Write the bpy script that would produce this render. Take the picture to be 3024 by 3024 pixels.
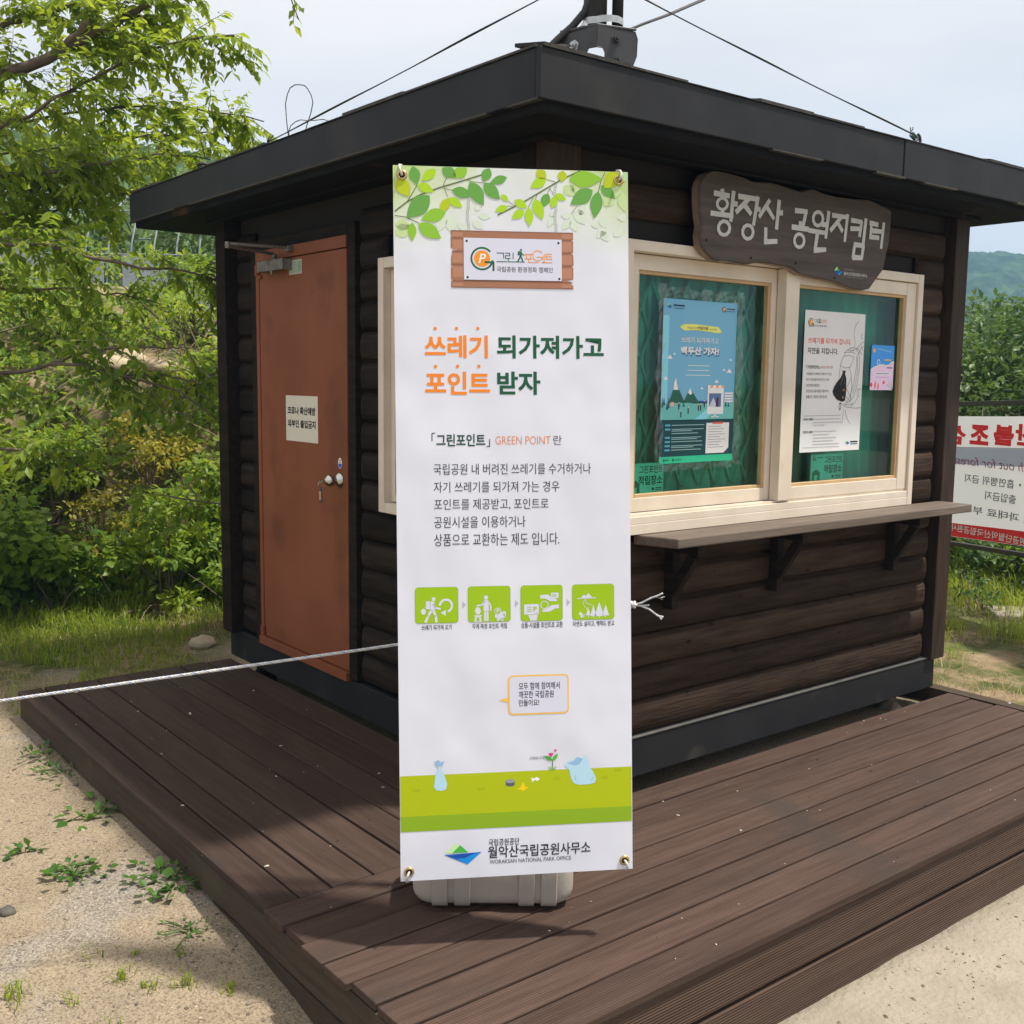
import bpy, math, random
import numpy as np
from mathutils import Vector, Matrix, noise
from mathutils.geometry import tessellate_polygon

for o in list(bpy.data.objects):
    bpy.data.objects.remove(o)
S = bpy.context.scene
COL = S.collection
PI = math.pi
rng = np.random.default_rng(7)
random.seed(7)

# ------------------------------------------------------------ camera, sky, sun, exposure
cam_d = bpy.data.cameras.new("camera")
cam = bpy.data.objects.new("camera", cam_d)
COL.objects.link(cam)
CAM = Vector((-2.37125, -2.81795, 1.51573))
R_ = Vector((0.78495, -0.61945, 0.01199)); U_ = Vector((0.06649, 0.10347, 0.99241)); F_ = Vector((0.61598, 0.77819, -0.12241))
cam.matrix_world = Matrix(((R_.x, U_.x, -F_.x, CAM.x), (R_.y, U_.y, -F_.y, CAM.y), (R_.z, U_.z, -F_.z, CAM.z), (0, 0, 0, 1)))
cam_d.sensor_width = 36
cam_d.lens = 37.993
cam_d.clip_start = 0.05
cam_d.clip_end = 3000
S.camera = cam

SUN = Vector((0.76, -0.68, 2.33)).normalized()
elev = math.asin(SUN.z)
w = bpy.data.worlds.new("World")
S.world = w
w.use_nodes = True
nt = w.node_tree
nt.nodes.clear()
wo = nt.nodes.new("ShaderNodeOutputWorld")
bg = nt.nodes.new("ShaderNodeBackground")
sky = nt.nodes.new("ShaderNodeTexSky")
sky.sky_type = 'NISHITA'
sky.sun_disc = False
sky.sun_elevation = elev
sky.sun_rotation = math.atan2(SUN.x, SUN.y)
tc = nt.nodes.new("ShaderNodeTexCoord")
mp = nt.nodes.new("ShaderNodeMapping")
mp.inputs['Scale'].default_value = (1.6, 1.6, 6.0)
mp.inputs['Rotation'].default_value = (0.1, 0.25, 0.4)
nz = nt.nodes.new("ShaderNodeTexNoise")
nz.inputs['Scale'].default_value = 1.5
nz.inputs['Detail'].default_value = 8
nz.inputs['Roughness'].default_value = 0.5
rp = nt.nodes.new("ShaderNodeValToRGB")
rp.color_ramp.elements[0].position = 0.38
rp.color_ramp.elements[0].color = (8.4, 7.7, 7.2, 1)
rp.color_ramp.elements[1].position = 0.60
rp.color_ramp.elements[1].color = (9.9, 8.75, 8.0, 1)
mx = nt.nodes.new("ShaderNodeMixRGB")
mx.inputs[0].default_value = 0.93
nt.links.new(tc.outputs['Generated'], mp.inputs['Vector'])
nt.links.new(mp.outputs['Vector'], nz.inputs['Vector'])
nt.links.new(nz.outputs['Fac'], rp.inputs['Fac'])
nt.links.new(sky.outputs['Color'], mx.inputs[1])
nt.links.new(rp.outputs['Color'], mx.inputs[2])
nt.links.new(mx.outputs['Color'], bg.inputs['Color'])
bg.inputs['Strength'].default_value = 0.1
nt.links.new(bg.outputs[0], wo.inputs[0])

sd = bpy.data.lights.new("sun", 'SUN')
sun = bpy.data.objects.new("sun", sd)
COL.objects.link(sun)
sd.energy = 4.8
sd.angle = math.radians(2.6)
sd.color = (1.0, 0.94, 0.84)
sun.rotation_euler = (-SUN).to_track_quat('-Z', 'Y').to_euler()
sun.location = (3, -3, 12)

S.view_settings.view_transform = 'Standard'
S.view_settings.look = 'None'
S.view_settings.exposure = 0.42
S.view_settings.gamma = 1.0
S.render.engine = 'CYCLES'
S.cycles.max_bounces = 8
S.cycles.transparent_max_bounces = 16
S.cycles.volume_bounces = 0

# ------------------------------------------------------------ helpers
class MB:
    """collects faces into one mesh"""
    def __init__(self):
        self.v = []; self.f = []; self.m = []; self.t = []; self.np = []
    def face(self, pts, m=0, t=0.5):
        i = len(self.v)
        self.v.extend([tuple(p) for p in pts])
        self.f.append(tuple(range(i, i + len(pts)))); self.m.append(m); self.t.append(t)
    def mesh(self, vs, fs, m=0, t=0.5):
        i = len(self.v)
        self.v.extend([tuple(p) for p in vs])
        for f in fs:
            self.f.append(tuple(a + i for a in f)); self.m.append(m); self.t.append(t)
    def box(self, x0, x1, y0, y1, z0, z1, m=0, t=0.5):
        vs = [(x, y, z) for z in (z0, z1) for y in (y0, y1) for x in (x0, x1)]
        self.mesh(vs, [(0, 2, 3, 1), (4, 5, 7, 6), (0, 1, 5, 4), (1, 3, 7, 5), (3, 2, 6, 7), (2, 0, 4, 6)], m, t)
    def hexa(self, base, top, m=0, t=0.5):
        self.mesh(list(base) + list(top), [(3, 2, 1, 0), (4, 5, 6, 7), (0, 1, 5, 4), (1, 2, 6, 5), (2, 3, 7, 6), (3, 0, 4, 7)], m, t)
    def tube(self, pts, r, n=8, m=0, t=0.5, cap=True):
        pts = [Vector(p) for p in pts]
        if not hasattr(r, '__len__'): r = [r] * len(pts)
        rings = []; ref = None
        for i, p in enumerate(pts):
            d = (pts[min(i + 1, len(pts) - 1)] - pts[max(i - 1, 0)]).normalized()
            if ref is None:
                ref = Vector((0, 0, 1)) if abs(d.z) < .9 else Vector((1, 0, 0))
            a = ref - d * ref.dot(d)
            if a.length < 1e-6: a = d.orthogonal()
            a.normalize(); b = d.cross(a); ref = a
            rings.append([p + (a * math.cos(2 * PI * k / n) + b * math.sin(2 * PI * k / n)) * r[i] for k in range(n)])
        vs = [q for g in rings for q in g]; fs = []
        for i in range(len(pts) - 1):
            for k in range(n):
                fs.append((i * n + k, i * n + (k + 1) % n, (i + 1) * n + (k + 1) % n, (i + 1) * n + k))
        if cap:
            fs.append(tuple(range(n - 1, -1, -1))); fs.append(tuple(range((len(pts) - 1) * n, len(pts) * n)))
        self.mesh(vs, fs, m, t)
    def lathe(self, prof, o, ax, n=20, m=0, t=0.5):
        ax = Vector(ax).normalized(); a = ax.orthogonal().normalized(); b = ax.cross(a); o = Vector(o)
        vs = [o + ax * h + (a * math.cos(2 * PI * k / n) + b * math.sin(2 * PI * k / n)) * r for h, r in prof for k in range(n)]
        fs = []
        for i in range(len(prof) - 1):
            for k in range(n):
                fs.append((i * n + k, i * n + (k + 1) % n, (i + 1) * n + (k + 1) % n, (i + 1) * n + k))
        fs.append(tuple(range(n - 1, -1, -1))); fs.append(tuple(range((len(prof) - 1) * n, len(prof) * n)))
        self.mesh(vs, fs, m, t)
    def torus(self, o, ax, R, r, n=20, k=8, m=0, a0=0, a1=2 * PI, ref=None):
        ax = Vector(ax).normalized(); a = Vector(ref) if ref else ax.orthogonal(); a.normalize(); b = ax.cross(a); o = Vector(o)
        full = abs(a1 - a0 - 2 * PI) < 1e-6
        pts = [o + (a * math.cos(a0 + (a1 - a0) * i / n) + b * math.sin(a0 + (a1 - a0) * i / n)) * R for i in range(n + (0 if full else 1))]
        if full: pts += [pts[0], pts[1]]
        self.tube(pts, r, k, m, cap=not full)
    def arr(self, V, T, tint, m=0):
        self.np.append((np.asarray(V, float), np.asarray(T, int), np.asarray(tint, float), m))
    def build(self, name, mats, parent=None, smooth=False, bevel=0):
        off = Vector((0, 0, 0))
        p = parent
        while p is not None:
            off += Vector(p.location); p = p.parent
        off = np.array(off)
        VV = [np.array(self.v, float).reshape(-1, 3)]; n = len(self.v)
        lo = [np.array([i for f in self.f for i in f], int)]; sz = [np.array([len(f) for f in self.f], int)]
        mi = [np.array(self.m, int)]; ti = [np.array(self.t, float)]
        for V, T, t, m in self.np:
            VV.append(V); lo.append((T + n).ravel()); sz.append(np.full(len(T), T.shape[1])); mi.append(np.full(len(T), m)); ti.append(t); n += len(V)
        V = np.concatenate(VV) - off; L = np.concatenate(lo); Z = np.concatenate(sz).astype(int)
        me = bpy.data.meshes.new(name)
        me.vertices.add(len(V)); me.vertices.foreach_set('co', V.ravel())
        me.loops.add(len(L)); me.loops.foreach_set('vertex_index', L.astype(np.int32))
        me.polygons.add(len(Z))
        me.polygons.foreach_set('loop_start', np.concatenate([[0], np.cumsum(Z)[:-1]]).astype(np.int32))
        me.polygons.foreach_set('material_index', np.concatenate(mi).astype(np.int32))
        me.polygons.foreach_set('use_smooth', np.full(len(Z), bool(smooth)))
        at = me.attributes.new('tint', 'FLOAT', 'FACE')
        at.data.foreach_set('value', np.concatenate(ti).astype(np.float32))
        me.update(calc_edges=True); me.validate()
        for m in (mats if isinstance(mats, (list, tuple)) else [mats]): me.materials.append(m)
        o = bpy.data.objects.new(name, me); COL.objects.link(o)
        if parent: o.parent = parent
        if bevel:
            b = o.modifiers.new('bevel', 'BEVEL'); b.width = bevel; b.segments = 2; b.limit_method = 'ANGLE'
        return o

def tag(o, label=None, cat=None, group=None, kind=None):
    if label: o['label'] = label
    if cat: o['category'] = cat
    if group: o['group'] = group
    if kind: o['kind'] = kind
    return o
def thing(name, label, cat, loc=(0, 0, 0), group=None):
    o = bpy.data.objects.new(name, None); COL.objects.link(o); o.location = loc
    o.empty_display_size = 0.1
    return tag(o, label, cat, group)

# ------------------------------------------------------------ materials
def lin(c):
    c = c / 255.0
    return c / 12.92 if c <= .04045 else ((c + .055) / 1.055) ** 2.4
def new_mat(name):
    m = bpy.data.materials.new(name); m.use_nodes = True
    return m, m.node_tree, m.node_tree.nodes['Principled BSDF']
def mat(name, c1, c2=None, rough=.6, scale=8, stretch=(1, 1, 1), metal=0, bump=0, bscale=None, tint=0, spec=.5, detail=5, lo=.35, hi=.65, speck=None, groove=None, stain=None):
    """noise between two colours, per-face tint, bump; speck=(colour, scale, threshold, stretch); groove=(axis, per metre, strength)"""
    m, t, b = new_mat(name)
    N, Lk = t.nodes, t.links
    b.inputs['Roughness'].default_value = rough
    b.inputs['Metallic'].default_value = metal
    b.inputs['Specular IOR Level'].default_value = spec
    tcn = N.new('ShaderNodeTexCoord'); mpn = N.new('ShaderNodeMapping'); mpn.inputs['Scale'].default_value = stretch
    Lk.new(tcn.outputs['Object'], mpn.inputs['Vector'])
    if c2 is None: c2 = tuple(x * .8 for x in c1)
    no = N.new('ShaderNodeTexNoise'); no.inputs['Scale'].default_value = scale; no.inputs['Detail'].default_value = detail; no.inputs['Roughness'].default_value = .62
    Lk.new(mpn.outputs[0], no.inputs['Vector'])
    ra = N.new('ShaderNodeValToRGB'); ra.color_ramp.elements[0].position = lo; ra.color_ramp.elements[1].position = hi
    ra.color_ramp.elements[0].color = (*c1, 1); ra.color_ramp.elements[1].color = (*c2, 1)
    Lk.new(no.outputs['Fac'], ra.inputs['Fac'])
    col = ra.outputs['Color']
    if stain:
        sc, thr, scol = stain
        s = N.new('ShaderNodeTexNoise'); s.inputs['Scale'].default_value = sc; s.inputs['Detail'].default_value = 6
        Lk.new(tcn.outputs['Object'], s.inputs['Vector'])
        sr = N.new('ShaderNodeMapRange'); sr.inputs['From Min'].default_value = thr; sr.inputs['From Max'].default_value = thr + .12
        Lk.new(s.outputs['Fac'], sr.inputs['Value'])
        mm = N.new('ShaderNodeMixRGB'); mm.inputs[2].default_value = (*scol, 1)
        Lk.new(sr.outputs[0], mm.inputs[0]); Lk.new(col, mm.inputs[1]); col = mm.outputs[0]
    if tint:
        a = N.new('ShaderNodeAttribute'); a.attribute_name = 'tint'
        mr = N.new('ShaderNodeMapRange'); mr.inputs['To Min'].default_value = 1 - tint; mr.inputs['To Max'].default_value = 1 + tint
        Lk.new(a.outputs['Fac'], mr.inputs['Value'])
        mm = N.new('ShaderNodeMixRGB'); mm.blend_type = 'MULTIPLY'; mm.inputs[0].default_value = 1
        Lk.new(col, mm.inputs[1]); Lk.new(mr.outputs[0], mm.inputs[2]); col = mm.outputs[0]
    if speck:
        scol, sc, thr, sst = speck
        mp2 = N.new('ShaderNodeMapping'); mp2.inputs['Scale'].default_value = sst
        Lk.new(tcn.outputs['Object'], mp2.inputs['Vector'])
        s = N.new('ShaderNodeTexNoise'); s.inputs['Scale'].default_value = sc; s.inputs['Detail'].default_value = 2
        Lk.new(mp2.outputs[0], s.inputs['Vector'])
        gt = N.new('ShaderNodeMapRange'); gt.inputs['From Min'].default_value = thr; gt.inputs['From Max'].default_value = thr + .03
        Lk.new(s.outputs['Fac'], gt.inputs['Value'])
        mm = N.new('ShaderNodeMixRGB'); mm.inputs[2].default_value = (*scol, 1)
        Lk.new(gt.outputs[0], mm.inputs[0]); Lk.new(col, mm.inputs[1]); col = mm.outputs[0]
    Lk.new(col, b.inputs['Base Color'])
    h = None
    if bump:
        n2 = N.new('ShaderNodeTexNoise'); n2.inputs['Scale'].default_value = bscale or scale * 3; n2.inputs['Detail'].default_value = 6
        Lk.new(mpn.outputs[0], n2.inputs['Vector'])
        h = n2.outputs['Fac']
    if groove:
        ax, per, st = groove
        sep = N.new('ShaderNodeSeparateXYZ'); Lk.new(tcn.outputs['Object'], sep.inputs[0])
        mu = N.new('ShaderNodeMath'); mu.operation = 'MULTIPLY'; mu.inputs[1].default_value = per * 2 * PI
        Lk.new(sep.outputs[ax], mu.inputs[0])
        si = N.new('ShaderNodeMath'); si.operation = 'SINE'; Lk.new(mu.outputs[0], si.inputs[0])
        m2 = N.new('ShaderNodeMath'); m2.operation = 'MULTIPLY'; m2.inputs[1].default_value = st; Lk.new(si.outputs[0], m2.inputs[0])
        ad = N.new('ShaderNodeMath'); ad.operation = 'ADD'; Lk.new(m2.outputs[0], ad.inputs[0])
        if h is not None: Lk.new(h, ad.inputs[1])
        h = ad.outputs[0]
    if h is not None:
        bn = N.new('ShaderNodeBump'); bn.inputs['Strength'].default_value = bump or .3; bn.inputs['Distance'].default_value = .01
        Lk.new(h, bn.inputs['Height']); Lk.new(bn.outputs[0], b.inputs['Normal'])
    return m
def leaf_mat(name, c1, c2, trans=.4, rough=.45):
    m, t, b = new_mat(name)
    N, Lk = t.nodes, t.links
    a = N.new('ShaderNodeAttribute'); a.attribute_name = 'tint'
    ra = N.new('ShaderNodeValToRGB')
    ra.color_ramp.elements[0].color = (*c1, 1); ra.color_ramp.elements[1].color = (*c2, 1)
    Lk.new(a.outputs['Fac'], ra.inputs['Fac'])
    Lk.new(ra.outputs[0], b.inputs['Base Color'])
    b.inputs['Roughness'].default_value = rough
    b.inputs['Specular IOR Level'].default_value = .35
    tr = N.new('ShaderNodeBsdfTranslucent')
    hs = N.new('ShaderNodeHueSaturation'); hs.inputs['Hue'].default_value = .48; hs.inputs['Value'].default_value = 1.5
    Lk.new(ra.outputs[0], hs.inputs['Color']); Lk.new(hs.outputs[0], tr.inputs['Color'])
    ms = N.new('ShaderNodeMixShader'); ms.inputs[0].default_value = trans
    Lk.new(b.outputs[0], ms.inputs[1]); Lk.new(tr.outputs[0], ms.inputs[2])
    Lk.new(ms.outputs[0], N['Material Output'].inputs['Surface'])
    return m
_ink = {}
def ink(r, g, b_, k=1.5):
    key = (r, g, b_, k)
    if key not in _ink:
        m, t, b = new_mat('ink_%d_%d_%d' % (r, g, b_))
        b.inputs['Base Color'].default_value = (min(lin(r) * k, .86), min(lin(g) * k, .86), min(lin(b_) * k, .86), 1)
        b.inputs['Roughness'].default_value = .55
        b.inputs['Specular IOR Level'].default_value = .25
        _ink[key] = m
    return _ink[key]

# ------------------------------------------------------------ flat printing
_tc = bpy.data.curves.new('letters', 'FONT')
_to = bpy.data.objects.new('letters', _tc)
COL.objects.link(_to)
def text_geo(body, bold=0.0):
    _tc.body = body; _tc.offset = bold; _tc.resolution_u = 3
    dg = bpy.context.evaluated_depsgraph_get(); dg.update()
    me = bpy.data.meshes.new_from_object(_to.evaluated_get(dg))
    vs = np.array([v.co[:2] for v in me.vertices]); fs = [tuple(p.vertices) for p in me.polygons]
    bpy.data.meshes.remove(me)
    return vs, fs
class Print:
    """flat ink on a plane; local coordinates (u, v), layers a fraction of a millimetre apart"""
    def __init__(self, o, ex, ey, su=1, sv=None, h0=.0004, dh=.00016, mirror=False):
        self.o = Vector(o); self.ex = Vector(ex); self.ey = Vector(ey); self.n = self.ex.cross(self.ey).normalized()
        self.su = su; self.sv = sv or su; self.h0 = h0; self.dh = dh; self.mb = MB(); self.mats = []; self.mirror = mirror
    clip = False
    def mi(self, m):
        if m not in self.mats: self.mats.append(m)
        return self.mats.index(m)
    def P(self, u, v, lay=0):
        return self.o + self.ex * (u * self.su) + self.ey * (v * self.sv) + self.n * (self.h0 + self.dh * lay)
    def poly(self, pts, m, lay=0):
        tri = tessellate_polygon([[Vector((a, b, 0)) for a, b in pts]])
        self.mb.mesh([self.P(a, b, lay) for a, b in pts], [tuple(t) for t in tri], self.mi(m))
    def rect(self, u0, v0, u1, v1, m, lay=0):
        self.mb.mesh([self.P(u0, v0, lay), self.P(u1, v0, lay), self.P(u1, v1, lay), self.P(u0, v1, lay)], [(0, 1, 2, 3)], self.mi(m))
    def ell(self, u, v, ru, rv, m, lay=0, n=20):
        self.poly([(u + ru * math.cos(2 * PI * i / n), v + rv * math.sin(2 * PI * i / n)) for i in range(n)], m, lay)
    def ring(self, u, v, r0, r1, m, lay=0, a0=0, a1=360, n=32, asp=1):
        for i in range(n):
            a = math.radians(a0 + (a1 - a0) * i / n); b = math.radians(a0 + (a1 - a0) * (i + 1) / n)
            self.mb.mesh([self.P(u + r * math.cos(x), v + r * asp * math.sin(x), lay) for r, x in ((r0, a), (r1, a), (r1, b), (r0, b))], [(0, 1, 2, 3)], self.mi(m))
    def rrect(self, u0, v0, u1, v1, r, m, lay=0):
        pts = []
        for cu, cv, a in ((u1 - r, v1 - r, 0), (u0 + r, v1 - r, 90), (u0 + r, v0 + r, 180), (u1 - r, v0 + r, 270)):
            for k in range(6):
                x = math.radians(a + 18 * k); pts.append((cu + r * math.cos(x), cv + r * math.sin(x)))
        self.poly(pts, m, lay)
    def line(self, pts, wd, m, lay=0):
        for (a, b), (c, d) in zip(pts[:-1], pts[1:]):
            dx, dy = (c - a) * self.su, (d - b) * self.sv; l = math.hypot(dx, dy) or 1e-6
            nx, ny = -dy / l * wd / 2 / self.su, dx / l * wd / 2 / self.sv
            ex, ey = dx / l * wd * .2 / self.su, dy / l * wd * .2 / self.sv
            self.mb.mesh([self.P(a - ex + nx, b - ey + ny, lay), self.P(a - ex - nx, b - ey - ny, lay), self.P(c + ex - nx, d + ey - ny, lay), self.P(c + ex + nx, d + ey + ny, lay)], [(0, 1, 2, 3)], self.mi(m))
    def text(self, body, u0, v0, u1, v1, m, lay=0, bold=0.0, shear=0.0):
        vs, fs = text_geo(body, bold)
        x, y = vs[:, 0] + shear * vs[:, 1], vs[:, 1]
        x = (x - x.min()) / (x.max() - x.min()); y = (y - y.min()) / (y.max() - y.min())
        if self.mirror: x = 1 - x
        self.mb.mesh([self.P(u0 + a * (u1 - u0), v0 + b * (v1 - v0), lay) for a, b in zip(x, y)], fs, self.mi(m))
    def leaf(self, u, v, ang, L, W, m, lay=0):
        a = math.radians(ang); c, s = math.cos(a), math.sin(a); pts = []
        for k in range(9):
            t = k / 8; wv = W / 2 * math.sin(PI * t ** .85) ; pts.append((t * L, wv))
        for k in range(7, 0, -1):
            t = k / 8; wv = W / 2 * math.sin(PI * t ** .85); pts.append((t * L, -wv))
        q = [(u + x * c - y * s, v + x * s + y * c) for x, y in pts]
        if self.clip: q = [(min(max(a_, .001), .599), min(max(b_, .001), 1.799)) for a_, b_ in q]
        self.poly(q, m, lay)
    def build(self, name, parent):
        return self.mb.build(name, self.mats, parent)

# ------------------------------------------------------------ shared materials
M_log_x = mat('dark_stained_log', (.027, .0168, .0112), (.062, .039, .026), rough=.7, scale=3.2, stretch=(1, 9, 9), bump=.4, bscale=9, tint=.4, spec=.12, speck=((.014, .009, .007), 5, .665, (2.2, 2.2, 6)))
M_log_y_shade = mat('shade_darkened_log_side', (.010, .0075, .0065), (.026, .018, .014), rough=.7, scale=3.2, stretch=(9, 1, 9), bump=.4, bscale=9, tint=.4, spec=.12)  # same stained logs, with the side walls' shade painted into a darker colour
M_post = mat('dark_stained_board', (.028, .019, .015), (.056, .037, .027), rough=.6, scale=4, stretch=(9, 9, 1), bump=.25, bscale=9, spec=.12)
M_steel = mat('charcoal_painted_steel', (.020, .021, .024), (.028, .029, .032), rough=.55, scale=3, bump=.05, bscale=60, spec=.15, stain=(2.6, .58, (.034, .034, .033)), speck=((.10, .10, .10), 30, .76, (1, 1, .3)))
M_beam = mat('grey_black_painted_steel', (.015, .0155, .018), (.022, .022, .024), rough=.55, scale=3, spec=.2, stain=(4, .62, (.055, .05, .042)))
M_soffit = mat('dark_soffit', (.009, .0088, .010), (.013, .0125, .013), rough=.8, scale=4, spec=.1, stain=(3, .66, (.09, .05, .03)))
M_shingle = mat('roof_shingle', (.03, .028, .026), (.06, .055, .05), rough=.9, scale=20, bump=.5, tint=.4)
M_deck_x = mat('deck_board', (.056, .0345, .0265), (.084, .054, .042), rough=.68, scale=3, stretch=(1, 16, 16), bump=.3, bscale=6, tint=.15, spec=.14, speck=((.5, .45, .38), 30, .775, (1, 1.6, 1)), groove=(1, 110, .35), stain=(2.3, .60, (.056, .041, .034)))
M_deck_y_shade = mat('shade_darkened_deck_board', (.044, .028, .0215), (.067, .044, .0345), rough=.68, scale=3, stretch=(16, 1, 16), bump=.3, bscale=6, tint=.15, spec=.14, speck=((.5, .45, .38), 30, .775, (1.6, 1, 1)), groove=(0, 110, .35), stain=(2.3, .60, (.05, .037, .031)))  # same boards as the front, the hut's shade put into the colour
M_fas_x = mat('deck_fascia_front', (.068, .043, .032), (.094, .062, .047), rough=.7, scale=3, stretch=(1, 16, 16), bump=.45, bscale=6, tint=.15, spec=.12, groove=(2, 120, .9), stain=(4, .62, (.09, .07, .055)))
M_fas_y = mat('deck_fascia_side', (.058, .042, .030), (.082, .061, .044), rough=.7, scale=3, stretch=(16, 1, 16), bump=.45, bscale=6, tint=.15, spec=.12, groove=(2, 120, .9), stain=(4, .6, (.08, .07, .045)))
M_void = mat('dark_joist', (.015, .012, .01), rough=.9)
M_door = mat('brick_red_door_paint', (.205, .066, .032), (.255, .085, .044), rough=.5, scale=2, bump=.08, bscale=5, spec=.22, stain=(3.2, .56, (.165, .056, .030)), speck=((.32, .16, .10), 40, .765, (1, 1, .35)))
M_cream = mat('cream_window_frame', (.66, .57, .46), (.74, .65, .54), rough=.38, scale=5, stretch=(1, 1, 1), spec=.5, stain=(7, .66, (.55, .40, .24)))
M_tan = mat('tan_gasket', (.46, .30, .15), (.55, .38, .2), rough=.5, scale=9)
M_chrome = mat('brushed_steel', (.55, .53, .5), (.62, .6, .57), rough=.18, metal=1)
M_greymetal = mat('worn_grey_metal', (.16, .15, .135), (.26, .245, .22), rough=.5, scale=30, metal=.6, stain=(25, .56, (.1, .075, .06)))
M_black = mat('black_rubber', (.02, .02, .021), rough=.55)
M_galv = mat('galvanised_steel', (.42, .44, .44), (.55, .56, .56), rough=.4, metal=.7, scale=40)
M_sand = None

def sstep(a, b, x):
    t = np.clip((x - a) / (b - a), 0, 1); return t * t * (3 - 2 * t)

# ------------------------------------------------------------ ground
def foot_y(x): return 4.75 - .55 * np.clip(x, -60, 60)
def bank(x, y):
    s = (y - foot_y(x)) * .88
    hb = 2.7 * (1 - .55 * sstep(1.5, 6, x))
    return hb * (.62 * sstep(0, 1.9, s) + .38 * sstep(1.5, 6.5, s))
def ground_h(x, y):
    left = -.14 - .16 * sstep(.5, -1.2, y)
    right = -.09 - .21 * sstep(-.2, -1.1, y)
    k = sstep(-.3, 1.2, x)
    base = left * (1 - k) + right * k
    far = sstep(14, 40, np.hypot(x, y))
    base = base - .07 * sstep(-.95, -1.05, y) * sstep(-1.02, -.98, x) * (1 - far)
    return base * (1 - far) - .3 * far + bank(x, y)
def nonuni(a, b, far, step):
    near = np.arange(a, b + 1e-6, step)
    lo = a - np.geomspace(step * 2, far, 26)[::-1]; hi = b + np.geomspace(step * 2, far, 26)
    return np.concatenate([lo, near, hi])
gx = nonuni(-3.6, 7.2, 640, .05); gy = nonuni(-3.0, 9.0, 640, .05)
X, Y = np.meshgrid(gx, gy)
Z = ground_h(X, Y)
nn = np.zeros_like(Z)
inner = (np.abs(X) < 12) & (np.abs(Y) < 14)
idx = np.argwhere(inner)
for i, j in idx:
    x, y = X[i, j], Y[i, j]
    nn[i, j] = noise.noise((x * 1.3, y * 1.3, 3)) * .018 + noise.noise((x * 6, y * 6, 9)) * .007
amp = 1 + 5 * sstep(-.2, .8, (Y - foot_y(X)))
Z = Z + nn * amp
ny, nx = X.shape
V = np.stack([X.ravel(), Y.ravel(), Z.ravel()], 1)
a = (np.arange(ny - 1)[:, None] * nx + np.arange(nx - 1)[None]).ravel()
T = np.stack([a, a + 1, a + nx + 1, a + nx], 1)
def hgt(x, y):
    x = np.asarray(x, float); y = np.asarray(y, float)
    base = ground_h(x, y)
    if base.ndim == 0:
        return float(base + (noise.noise((float(x) * 1.3, float(y) * 1.3, 3)) * .018 + noise.noise((float(x) * 6, float(y) * 6, 9)) * .007) * (1 + 5 * float(sstep(-.2, .8, float(y - foot_y(x))))))
    am = 1 + 5 * sstep(-.2, .8, (y - foot_y(x)))
    n_ = np.array([noise.noise((p * 1.3, q * 1.3, 3)) * .018 + noise.noise((p * 6, q * 6, 9)) * .007 for p, q in zip(x.ravel(), y.ravel())]).reshape(x.shape)
    return base + n_ * am

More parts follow.
